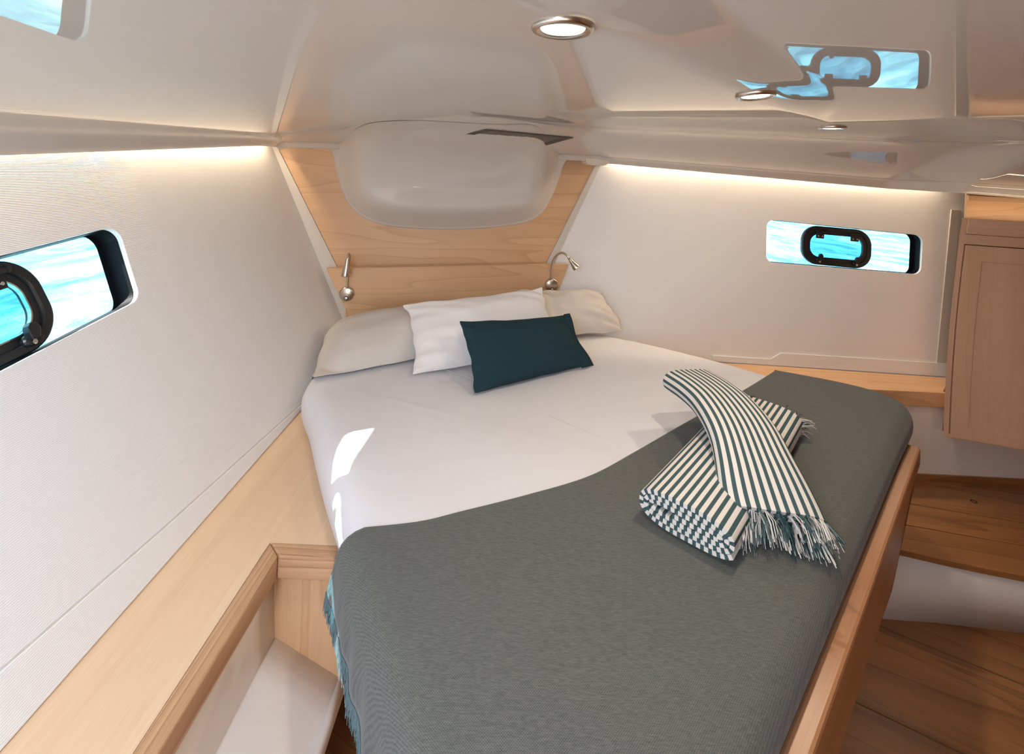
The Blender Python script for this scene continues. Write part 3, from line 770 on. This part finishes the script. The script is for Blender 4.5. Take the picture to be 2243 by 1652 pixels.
plate('cornice', CF, [(ux, cz1), (ww, cz1), (ww, cz2 + .004), (ux, cz2 + .004)], ash, wd, n0=-0.11, n1=-0.098, grain=CF.ex, bevel=0.001)
strip('wardrobe_light', CF.P(lean + .03, HT + 0.006, -0.05), CF.P(ww - .02, HT + 0.006, -0.05), 0.22, CF.P(0, 1, -0.5) - CF.P(0, 0, 0))

# ------------------------------------------------------------------ closing walls behind and beside the photographer
MB().box((-1.5, -1.32, 0), (4.4, 0, 0), (0, -0.03, 0), (0, 0, 1.85)).make('wall_aft', oak, kind='structure', grain=(0, 0, 1))
MB().box((2.72, -1.32, 0), (0.03, 0, 0), (0, 3.8, 0), (0, 0, 1.85)).make('wall_starboard', oak, kind='structure', grain=(0, 0, 1))

# ------------------------------------------------------------------ bed
rail_a, rail_b = V((1.395, 1.572, 0)), V((0.455, 0.668, 0))
def rail_x(y): return 0.455 + 1.04 * (y - 0.668)
rd = (rail_b - rail_a).normalized(); rn = V((-rd.y, rd.x, 0))
if rn.x < 0: rn = -rn                                                # towards the aisle
rail_a = rail_a; rail_c = rail_a + rd * 1.68
bed = thing('bed', 'built-in wooden bed base with a long side rail, under the mattress', 'bed', (0.4, 1.3, 0))
ZR = EYE - 0.795
BF = Frame(rail_c + V((0, 0, ZR)), -rd, (0, 0, 1))
LB = (rail_a - rail_c).length
low_px = [BF.at(*p) for p in ((1955, 1296), (1905, 1440), (1840, 1652))]
far_px = [BF.at(*p) for p in ((2018, 943), (2013, 992))]
zb = low_px[1][1]
panel = [(0.0, zb - .03), low_px[2], low_px[1], low_px[0], (far_px[1][0], far_px[1][1]), (far_px[1][0], -.05), (0.0, -.05)]
plate('side_panel', BF, panel, rail_oak, bed, n0=-0.018, n1=-0.001, grain=BF.ex)
plate('side_rail', BF, [(0, -0.056), (far_px[0][0], -0.056), (far_px[0][0], 0.0), (0, 0)], rail_oak, bed, n0=-0.034, n1=0.001, grain=BF.ex, bevel=0.006)
inset = 0.15
plate('base_panel', BF, [(0.14, -ZR), (LB - 0.16, -ZR), (LB - 0.10, zb + 0.1), (0.14, zb + 0.1)], oak, bed, n0=-0.20, n1=-0.18, grain=BF.ex)
# port side of the base, down to the sole
lp0, lp1 = V((left_x(1.55) + 0.03, 1.55, 0)), V((left_x(0.40) + 0.035, 0.40, 0))
_l = (lp1 - lp0).normalized(); _n = V((_l.y, -_l.x, 0))
if _n.x > 0: _n = -_n
LF = Frame(lp0 - _n * 0.085, lp1 - lp0, V((0, 0, 1)) + _n * 0.135)
plate('base_side', LF, [(0, 0), ((lp1 - lp0).length, 0), ((lp1 - lp0).length, TOP - 0.142), (0, TOP - 0.142)], oak if False else ash, bed, n0=-0.018, n1=0.0, grain=LF.ex)
fp0, fp1 = lp1 - _n * 0.06, rail_c - rn * 0.19
FFt = Frame(V((fp0.x, fp0.y, 0)), V((fp1.x - fp0.x, fp1.y - fp0.y, 0)), (0, 0, 1))
plate('foot_panel', FFt, [(0, 0), ((fp1 - fp0).length, 0), ((fp1 - fp0).length, TOP - 0.145), (0, TOP - 0.145)], ash, bed, n0=-0.016, n1=0.0, grain=(0, 0, 1))
plate('slat_base', Frame((0, 0, TOP - 0.14), (1, 0, 0), (0, 1, 0)), [(-0.58, 1.56), (left_x(0.6) + .05, 0.6), (0.06, 0.47), (rail_x(1.45) - .08, 1.45), (1.0, 1.85), (0.5, 2.2), (-0.55, 2.15)], ash, bed, n0=-0.02, n1=0.0)

mat_pts = [(left_x(1.45), 1.45), (left_x(1.2), 1.2), (left_x(0.95) + .012, 0.95), (left_x(0.72), 0.72), (left_x(0.61) + .012, 0.61), (0.055, 0.545), (rail_x(0.60) - .075, 0.60), (rail_x(0.775) - .065, 0.775), (rail_x(1.115) - .065, 1.115), (rail_x(1.40) - .065, 1.40),
           (1.318, 1.570), (1.335, 1.655), (1.238, 1.73), (1.075, 1.845), (0.82, 2.06), (0.58, 2.215), (0.40, 2.28), (-0.1, 2.24), (-0.58, 2.17), (-0.67, 2.05), (-0.685, 1.80), (-0.672, 1.62), (-0.63, 1.53)]
ML = [V((p.x, p.y)) for p in catmull([V((*p, 0)) for p in mat_pts], 10, closed=True)]
def inset_loop(loop, d):
    m = len(loop); out = []
    for i in range(m):
        t = (loop[(i + 2) % m] - loop[i - 2]).normalized(); out.append(loop[i] + V((-t.y, t.x)) * d)
    return out
prof = [(0.03, -0.128), (0.008, -0.122), (0.002, -0.10), (0.0, -0.07), (0.002, -0.05), (0.010, -0.030), (0.022, -0.016), (0.040, -0.006), (0.065, -0.001), (0.09, 0.0)]
mv = []
for d, z in prof:
    for p in inset_loop(ML, d): mv.append(V((p.x, p.y, TOP + z)))
nM = len(ML); base = inset_loop(ML, 0.09); cen = V((0.46, 1.20))
for s in (0.94, 0.87, 0.79, 0.70, 0.61, 0.52, 0.43, 0.34, 0.25, 0.17, 0.10, 0.04):
    for p in base:
        q = cen.lerp(p, s); mv.append(V((q.x, q.y, TOP + 0.0)))
mf = []
R_ = len(prof) + 12
for r in range(R_ - 1):
    for i in range(nM): mf.append((r * nM + i, r * nM + (i + 1) % nM, (r + 1) * nM + (i + 1) % nM, (r + 1) * nM + i))
mf.append(tuple((R_ - 1) * nM + i for i in range(nM)))
for v in mv:
    if v.z > TOP - 0.1:
        w = noise.noise(V((v.x * 3.0 + 5, v.y * 5.0, 0))) * 0.004 + noise.noise(V(((v.x + v.y) * 5, (v.x - v.y) * 18, 3))) * 0.0016
        v.z += w * smooth(TOP - 0.1, TOP - 0.01, v.z)
mattress = link_mesh('mattress', mv, mf, sheet, smoothed=True)
tag(mattress, 'wide mattress in a smooth white cotton sheet on the bed', 'mattress')

# ------------------------------------------------------------------ throw
BZ = TOP + 0.017
front = [atZ(*p, BZ) for p in ((846, 1163), (920, 1142), (1010, 1120), (1150, 1085), (1290, 1043), (1390, 990), (1480, 938), (1560, 893), (1640, 848), (1698, 812))]
front[0] = V((left_x(0.955) + 0.040, 0.955, BZ))
front = [V((p.x, p.y, 0)) for p in front]
Rcurve = [V((front[-1].x, front[-1].y, 0)), V((1.24, 1.755, 0)), V((1.325, 1.68, 0)), V((1.325, 1.61, 0)), V((1.245, 1.525, 0)), V((rail_x(1.40) - .105, 1.40, 0)), V((rail_x(1.125) - .105, 1.125, 0)), V((rail_x(0.735) - .105, 0.735, 0)), V((rail_x(0.48) - .105, 0.48, 0))]
Rs = catmull(Rcurve, 6)
Lc = [V((left_x(0.955) + 0.040, 0.955, 0)), V((left_x(0.50) + 0.044, 0.50, 0))]
Gc = [Lc[1], Rs[-1]]
Fs = catmull(front, 5)
def resample(pts, n): return [polyline(pts, k / (n - 1)) for k in range(n)]
lprof = [(0.0, 0.0), (0.018, -0.003), (0.032, -0.011), (0.043, -0.024), (0.050, -0.042), (0.053, -0.062), (0.055, -0.082), (0.057, -0.102), (0.058, -0.122), (0.059, -0.142)]
rprof = [(0.0, 0.0), (0.010, -0.001), (0.019, -0.004), (0.027, -0.009), (0.034, -0.017), (0.039, -0.027), (0.042, -0.038), (0.043, -0.050), (0.043, -0.060), (0.042, -0.068)]
lt_dir = (Lc[1] - Lc[0]).normalized(); ln = V((lt_dir.y, -lt_dir.x, 0))
if ln.x > 0: ln = -ln
NLF = 90
fr_p = resample(Fs, 80); rt_p = resample(Rs, 110); ft_p = resample(Gc[::-1], 12); lf_p = resample(Lc[::-1], NLF)
loop = [('f', p, 0) for p in fr_p] + [('r', p, 0) for p in rt_p] + [('e', p, 0) for p in ft_p[1:-1]] + [('l', p, 1 - k / (NLF - 1)) for k, p in enumerate(lf_p)]
nB = len(loop); bv = []; hem = []
cenB = V((0.46, 1.02, 0))
for k9 in range(9, -1, -1):
    for q, (kind_, p, v) in enumerate(loop):
        if kind_ == 'l':
            dlen = 0.86 + 0.10 * noise.noise(V((v * 7, 1.3, 0))) + 0.06 * noise.noise(V((v * 25, 4.3, 0)))
            d, z = lprof[k9]; k3 = -z / 0.142; d += 0.002 * k3 * k3 * (1 - smooth(0.05, 0.75, v))
            wob = 0.006 * noise.noise(V((v * 12, k3 * 1.5, 2.0))) * k3
            r_ = p + ln * (d + wob) - lt_dir * 0.022 * (1 - smooth(0, 0.14, v)) * k3; r_.z = BZ + z * dlen
            if k9 == 9: hem.append(r_.copy())
        elif kind_ == 'r':
            i_ = q - len(fr_p); t = (rt_p[min(i_ + 2, 109)] - rt_p[max(i_ - 2, 0)]).normalized(); n_ = V((-t.y, t.x, 0))
            if n_.dot(cenB - p) > 0: n_ = -n_
            d, z = rprof[k9]; r_ = p + n_ * d; r_.z = BZ + z
        elif kind_ == 'e':
            d, z = lprof[k9]; r_ = p + (lt_dir + rd).normalized() * d; r_.z = BZ + z * 0.5
        else:
            r_ = p.copy(); r_.z = BZ
        bv.append(r_)
for s_ in (0.985, 0.95, 0.90, 0.84, 0.77, 0.70, 0.62, 0.54, 0.46, 0.38, 0.30, 0.22, 0.14, 0.06):
    for kind_, p, v in loop:
        c = cenB.lerp(p, s_)
        w = noise.noise(V((c.x * 4, c.y * 4, 7))) * 0.002 + noise.noise(V((c.x * 13, c.y * 13, 1))) * 0.0008
        bv.append(V((c.x, c.y, BZ + (w + 0.0015) * smooth(1.0, 0.9, s_))))
nR = 10 + 14
bf = [(r * nB + i, r * nB + (i + 1) % nB, (r + 1) * nB + (i + 1) % nB, (r + 1) * nB + i) for r in range(nR - 1) for i in range(nB)]
bf.append(tuple((nR - 1) * nB + i for i in range(nB)))
bf = [f[::-1] for f in bf]
hem = hem[::-1]; NV = NLF
blanket = link_mesh('throw_blanket', bv, bf, throw, smoothed=True, solid=0.005, weld=True)
tag(blanket, 'grey-green woven throw blanket with fringed edge over the foot of the bed', 'blanket')
mb = MB()
for i in range(620):
    t = i / 619 * 0.999; kf = t * (NV - 1); a = hem[int(kf)].lerp(hem[min(int(kf) + 1, NV - 1)], kf - int(kf))
    ln_ = random.uniform(0.016, 0.030); sx = random.uniform(-0.010, 0.010)
    e = a + V((0, 0, -ln_)) + lt_dir * (sx + 0.006) + ln * random.uniform(-0.002, 0.006)
    mid = a.lerp(e, 0.5) + ln * random.uniform(0, 0.003)
    mb.tube([a + V((0, 0, 0.004)), mid, e], [0.0011, 0.0010, 0.0005], 4, caps=False)
mb.make('fringe', fringe_teal, blanket, kind='stuff')

# ------------------------------------------------------------------ pillows
def pillow(name, c, up, down, mat, label, cat, rnd_c=0.0, wavy=0.0, pinch=0.05, seed=0, wr=0.006, p=0.55, floor=None, flange=0.0, bend=None, nu=48, nv=34, group=None):
    """c: four corners (front-left, front-right, back-right, back-left); stuffed to both sides"""
    a, b, d, e = (V(q) for q in c)
    nrm = ((b - a).cross(e - a)).normalized()
    def pos(u, v, side):
        uu, vv = u, v
        cu, cv = 2 * u - 1, 2 * v - 1
        pu = u + (0.5 - u) * pinch * (1 - cv * cv) ; pv = v + (0.5 - v) * pinch * 1.4 * (1 - cu * cu)
        q = a * (1 - pu) * (1 - pv) + b * pu * (1 - pv) + d * pu * pv + e * (1 - pu) * pv
        sh_ = rnd_c * (cu * cv) ** 2 * 0.5
        pu = lerp(pu, 0.5, sh_); pv = lerp(pv, 0.5, sh_)
        pu += wavy * noise.noise(V((v * 5.5, seed, 1 + (u > .5)))) * abs(cu) ** 4; pv += wavy * 1.3 * noise.noise(V((u * 6, seed, 4 + (v > .5)))) * abs(cv) ** 4
        q = a * (1 - pu) * (1 - pv) + b * pu * (1 - pv) + d * pu * pv + e * (1 - pu) * pv
        fu = max(0, 1 - abs(cu) ** 2.6) ; fv = max(0, 1 - abs(cv) ** 2.4)
        h = (fu * fv) ** p
        edge = min(1.0, 6 * min(u, 1 - u, v, 1 - v))
        nz = noise.noise(V((u * 3 + seed, v * 3, side))) * wr * 1.6 + noise.noise(V((u * 8 + seed * 2, v * 6, side + 5))) * wr * 0.8
        corner = abs(cu * cv) ** 1.5
        rip = math.sin((cu * 5 + cv * 9 + seed) * 2.1) * wr * 0.9 * corner
        q = q + nrm * ((up if side > 0 else -down) * h + (nz * (0.4 + edge * .6) + rip) * (1 if side > 0 else 0.4))
        if bend: q = bend(q, u, v)
        if floor is not None:
            fz = floor(q.x, q.y) if callable(floor) else floor
            if q.z < fz + 0.002 + (0.0025 if side > 0 else 0): q.z = fz + 0.002 + (0.0025 if side > 0 else 0)
        return q
    vs_, fs_ = [], []
    for side in (1, -1):
        b0_ = len(vs_)
        for i in range(nu):
            for j in range(nv): vs_.append(pos(i / (nu - 1), j / (nv - 1), side))
        fs_ += [tuple(b0_ + k_ for k_ in q) for q in grid_faces(nu, nv, side < 0)]
    # seam
    n1_ = nu * nv
    rim = [i * nv for i in range(nu)] + [(nu - 1) * nv + j for j in range(1, nv)] + [i * nv + nv - 1 for i in range(nu - 2, -1, -1)] + [j for j in range(nv - 2, 0, -1)]
    for q in range(len(rim)):
        i, j = rim[q], rim[(q + 1) % len(rim)]; fs_.append((j, i, i + n1_, j + n1_))
    o = link_mesh(name, vs_, fs_, mat, smoothed=True, subsurf=1)
    tag(o, label, cat, group)
    return o, (a, b, d, e, nrm)
def bed_floor(x, y):
    # mattress top, rounding down past its port edge
    if y < 1.95: return TOP + 0.011 - 0.095 * smooth(-0.640, -0.715, x)
    return TOP + 0.010
LPc = [(-0.660, 1.575, TOP - 0.05), (-0.18, 1.91, TOP + 0.02), (-0.10, 2.20, TOP + 0.115), (-0.755, 2.02, TOP + 0.07)]
def lbend(q, u, v):
    q = q.copy(); q.z -= 0.05 * (1 - smooth(0, 0.22, u)) * (1 - v); return q
pillow('pillow', LPc, 0.105, 0.03, grey_case, 'long pale grey pillow lying at the left head corner, drooping over the mattress edge', 'pillow', seed=3, floor=bed_floor, pinch=0.02, bend=lbend, rnd_c=0.22, wavy=0.02)
RPc = [(0.10, 2.03, TOP + 0.03), (0.565, 2.235, TOP + 0.012), (0.45, 2.30, TOP + 0.18), (0.02, 2.245, TOP + 0.18)]
pillow('pillow', RPc, 0.06, 0.03, grey_case, 'pale grey pillow in the right head corner under the curved lamp', 'pillow', seed=8, floor=bed_floor, pinch=0.03, wr=0.011, rnd_c=0.10, wavy=0.04)
WPc = [atZ(903, 826, TOP + 0.006), V((0.26, 1.93, TOP + 0.01)), atY(1188, 630, 2.06), atY(885, 668, 1.93)]
pillow('pillow', WPc, 0.075, 0.028, white_case, 'white cotton pillow propped in the middle behind the teal cushion', 'pillow', seed=5, floor=bed_floor, pinch=0.07, wr=0.008, wavy=0.016)
TB, TR = atZ(1040, 866, TOP + 0.008), atZ(1280, 806, TOP + 0.008)
TPc = [TB, TR, atY(1240, 690, TR.y + 0.10), atY(1006, 703, TB.y + 0.13)]
cush, tq = pillow('cushion', TPc, 0.050, 0.045, teal, 'dark teal rectangular cushion with a stitched flange, in front of the white pillow', 'cushion', seed=11, floor=bed_floor, pinch=0.045, wr=0.004, wavy=0.012)
# flange on its right-hand side
a, b, d, e, nrm = tq
fl_v = []
for i in range(15):
    t = i / 14; base_ = b.lerp(d, t) + (a.lerp(e, t) - b.lerp(d, t)) * (0.035 + 0.03 * math.sin(math.pi * t))
    outw = (b - a).normalized()
    wv = 0.006 * math.sin(t * 9)
    for k4 in range(4):
        s = k4 / 3
        p = base_ + outw * ((0.030 + 0.030 * (1 - t)) * s) + nrm * (wv * s - 0.004 * s + 0.006) ; p.z = max(p.z, TOP + 0.008)
        fl_v.append(p)
link_mesh('flange', fl_v, grid_faces(15, 4), teal, cush, smoothed=True, solid=0.004)

# ------------------------------------------------------------------ rolled towels
def towel(name, path, a, b, turns, label, fringe_end, seed, tilt=0.0, start=-0.9, splay=0.0):
    """a towel rolled up flat: one sheet wound into a flattened spiral, its stripes running along the roll"""
    rnd = random.Random(seed)
    pth = catmull([V(p) for p in path], 8); n = len(pth)
    per = 0.92 * b / turns
    npt = int(turns * 52); cur = []
    for i in range(npt + 1):
        th = 2 * math.pi * turns * i / npt
        sh = per * th / (2 * math.pi)
        c_, s_ = math.cos(start - th), math.sin(start - th)
        px_ = (a - sh) * math.copysign(abs(c_) ** 0.62, c_); py_ = (b - sh) * math.copysign(abs(s_) ** 0.80, s_)
        cur.append(V((px_, py_)))
    arc = [0.0]
    for p, q in zip(cur, cur[1:]): arc.append(arc[-1] + (q - p).length)
    nor = []
    for i in range(len(cur)):
        t = (cur[min(i + 1, npt)] - cur[max(i - 1, 0)]); t = t.normalized() if t.length > 1e-9 else V((1, 0)); nor.append(V((-t.y, t.x)))
    th2 = per * 0.43
    verts, uvs = [], []
    L = [0.0]
    for p, q in zip(pth, pth[1:]): L.append(L[-1] + (q - p).length)
    frames = []
    for k5 in range(n):
        d = (pth[min(k5 + 1, n - 1)] - pth[max(k5 - 1, 0)]).normalized()
        x = d.cross(V((0, 0, 1))).normalized(); z = x.cross(d).normalized()
        ca, sa = math.cos(tilt), math.sin(tilt)
        x, z = x * ca + z * sa, z * ca - x * sa
        frames.append((pth[k5], x, z, d))
    for k5, (o, x, z, d) in enumerate(frames):
        f_end = L[k5] / L[-1]
        wid = 1.0 + splay * (1 - smooth(0.0, 0.35, f_end))
        for side in (1, -1):
            for i, p in enumerate(cur):
                q = p + nor[i] * th2 * side
                jit = 0.003 * noise.noise(V((arc[i] * 9, seed, 0))) if k5 in (0, n - 1) else 0.0
                verts.append(o + x * q.x * wid + z * (q.y + b) + d * jit * 2)
                uvs.append((arc[i], L[k5]))
    m = npt + 1; faces = []
    for k5 in range(n - 1):
        for sd in (0, 1):
            for i in range(npt):
                A_ = (k5 * 2 + sd) * m + i; B_ = ((k5 + 1) * 2 + sd) * m + i
                q = (A_, A_ + 1, B_ + 1, B_); faces.append(q if sd else q[::-1])
        for i in (0, npt):
            A_ = (k5 * 2) * m + i; B_ = ((k5 + 1) * 2) * m + i; faces.append((A_, B_, B_ + m, A_ + m))
    for k5 in (0, n - 1):
        for i in range(npt):
            A_ = k5 * 2 * m + i; faces.append((A_, A_ + 1, A_ + 1 + m, A_ + m))
    o = link_mesh(name, verts, faces, striped, uvs=uvs, smoothed=False)
    me = o.data
    bm = bmesh.new(); bm.from_mesh(me); bmesh.ops.recalc_face_normals(bm, faces=bm.faces); bm.to_mesh(me); bm.free()
    tag(o, label, 'towel', 'rolled striped towels on the throw')
    # tassels
    o_, x, z, d = frames[0] if fringe_end == 0 else frames[-1]
    dirn = -d if fringe_end == 0 else d
    wid = 1.0 + (splay if fringe_end == 0 else 0)
    fv_, ff_, fu_ = [], [], []
    for i in range(0, npt, 1):
        for rep in range(5):
            p = cur[i] + nor[i] * th2 * rnd.uniform(-1, 1)
            base_ = o_ + x * p.x * wid + z * (p.y + b)
            if i % 4 == 0 and rep == 0: clump = V((rnd.uniform(-1, 1), rnd.uniform(-1, 1), rnd.uniform(-1, 0.6))) * 1.3; cl_ = rnd.uniform(0.020, 0.042)
            ln_ = cl_ * rnd.uniform(0.8, 1.1); sp = clump + V((rnd.uniform(-1, 1), rnd.uniform(-1, 1), rnd.uniform(-1, 0.4))) * 0.7
            outer = 1.0 if arc[i] < 0.55 else 0.35
            e_ = base_ + dirn * ln_ + x * (p.x * 0.25 * rnd.random()) + sp * 0.010
            e_.z -= 0.024 * rnd.random() * outer
            e_.z = max(e_.z, BZ + 0.004); md = base_.lerp(e_, 0.5) + V((0, 0, 0.006 * rnd.random())) + sp * 0.004
            w_ = rnd.uniform(0.0007, 0.0015); bb = len(fv_)
            side_v = dirn.cross(V((rnd.uniform(-1, 1), rnd.uniform(-1, 1), 1))).normalized()
            up_v = dirn.cross(side_v)
            for c_, r_ in ((base_ - dirn * .003, w_), (md, w_), (e_, w_ * .8)):
                for q3 in range(3):
                    an = 2 * math.pi * q3 / 3; fv_.append(c_ + (side_v * math.cos(an) + up_v * math.sin(an)) * r_); fu_.append((arc[i], 0.0))
            for r_ in range(2):
                for q3 in range(3):
                    ff_.append((bb + r_ * 3 + q3, bb + r_ * 3 + (q3 + 1) % 3, bb + (r_ + 1) * 3 + (q3 + 1) % 3, bb + (r_ + 1) * 3 + q3))
    fr_ = link_mesh('fringe', fv_, ff_, striped, o, uvs=fu_, kind='stuff')
    return o
tz = BZ + 0.012
def bp(px, py, h=0.0): p = atZ(px, py, tz + h); return (p.x, p.y, tz + h)
towel('rolled_towel', [(0.372, 0.945, tz), (0.50, 1.09, tz), (0.64, 1.25, tz), (0.775, 1.405, tz)], 0.098, 0.036, 3.2,
      'green striped rolled towel lying underneath, its coiled end facing the camera', 1, 21, start=-0.55)
towel('rolled_towel', [(0.560, 0.972, tz + 0.006), (0.572, 1.06, tz + 0.046), (0.582, 1.15, tz + 0.076), (0.584, 1.25, tz + 0.087), (0.575, 1.34, tz + 0.085), (0.558, 1.425, tz + 0.078)], 0.086, 0.034, 3.0,
      'green striped rolled towel lying on top, its tasselled end towards the camera', 0, 33, start=-0.6, splay=0.18)

# ------------------------------------------------------------------ reading lamps
def reading_lamp(base_px, stem_px, head_px, depths, label):
    n0_ = RAIL + 0.001
    bx, by = HB.at(*base_px, n0_)
    t = thing('reading_lamp', label, 'lamp', HB.P(bx, by, n0_), 'reading lamps on the headboard')
    r = 0.033
    MB().lathe(HB.P(bx, by, RAIL + .001), HB.en, [(r, 0), (r, .008), (r * .94, .013), (r * .8, .016), (r * .1, .017)], 36).make('base', nickel, t, smoothed=True)
    MB().lathe(HB.P(bx, by - r * .55, RAIL + .015), HB.en, [(.0095, 0), (.0095, .0035), (.008, .0045), (.0068, .003)], 24).make('switch', dark_gap, t)
    MB().lathe(HB.P(bx, by - r * .55, RAIL + .017), HB.en, [(.0066, 0), (.0066, .003), (.002, .0035)], 20).make('switch_button', chrome, t)
    pts = []
    for (p, dd) in zip(stem_px, depths): pts.append(HB.P(*HB.at(*p, RAIL + dd), RAIL + dd))
    c = catmull(pts, 8)
    MB().tube(c, [0.0052] * len(c), 12).make('gooseneck', nickel, t, smoothed=True)
    h = [HB.P(*HB.at(p[0], p[1], RAIL + dd), RAIL + dd) for p, dd in head_px]
    ax = h[1] - h[0]; ln_ = ax.length
    hs = MB().lathe(h[0], ax, [(.0066, -0.004), (.0076, ln_ * .12), (.0110, ln_ * .4), (.0165, ln_ * .78), (.0182, ln_ * .95), (.0182, ln_), (.0155, ln_ + .0005), (.0145, ln_ - .006)], 28).make('lamp_head', nickel, t, smoothed=True)
    MB().lathe(h[0] + ax * 0.93, ax, [(.0112, 0), (.0112, .002), (.004, .003)], 20).make('lens', chrome, hs)
reading_lamp((760, 643), [(760.5, 632), (761.5, 610), (764, 580), (765.5, 563), (764, 556), (762, 562)], [((762, 562), 0.066), ((756.5, 606), 0.075)], [.012, .014, .016, .030, .050, .066],
             'satin nickel reading lamp on the left of the headboard, its head folded down')
reading_lamp((1208, 624), [(1207.5, 613), (1207.5, 590), (1214, 566), (1228, 554), (1240, 558), (1247, 567)], [((1247, 567), 0.085), ((1264, 588), 0.10)], [.012, .014, .030, .055, .075, .085],
             'satin nickel reading lamp on the right of the headboard, its neck arched towards the wall')

# ------------------------------------------------------------------ the sea outside
SZ = 0.42
so, si = [], []
bx0, bx1, by0, by1 = -1.25, 3.2, -1.6, 2.62
sv, sf = [], []
def sea_patch(x0_, x1_, y0_, y1_, nx, ny, px_=1.0, py_=1.0):
    b_ = len(sv)
    for i in range(nx):
        for j in range(ny):
            x = lerp(x0_, x1_, i / (nx - 1)); y = lerp(y0_, y1_, j / (ny - 1))
            sv.append((x, y, SZ))
    sf.extend(tuple(b_ + k_ for k_ in q) for q in grid_faces(nx, ny))
sea_patch(-160, bx0, -160, 160, 3, 3)
sea_patch(bx0, bx1, by1, 160, 3, 3)
sea_patch(bx1, 160, -160, 160, 3, 3)
sea_patch(bx0, bx1, -160, by0, 3, 3)
sea = link_mesh('sea', sv, sf, sea_mat, kind='stuff')
tag(sea, 'bright turquoise sea with small white ripples outside the windows', 'sea')
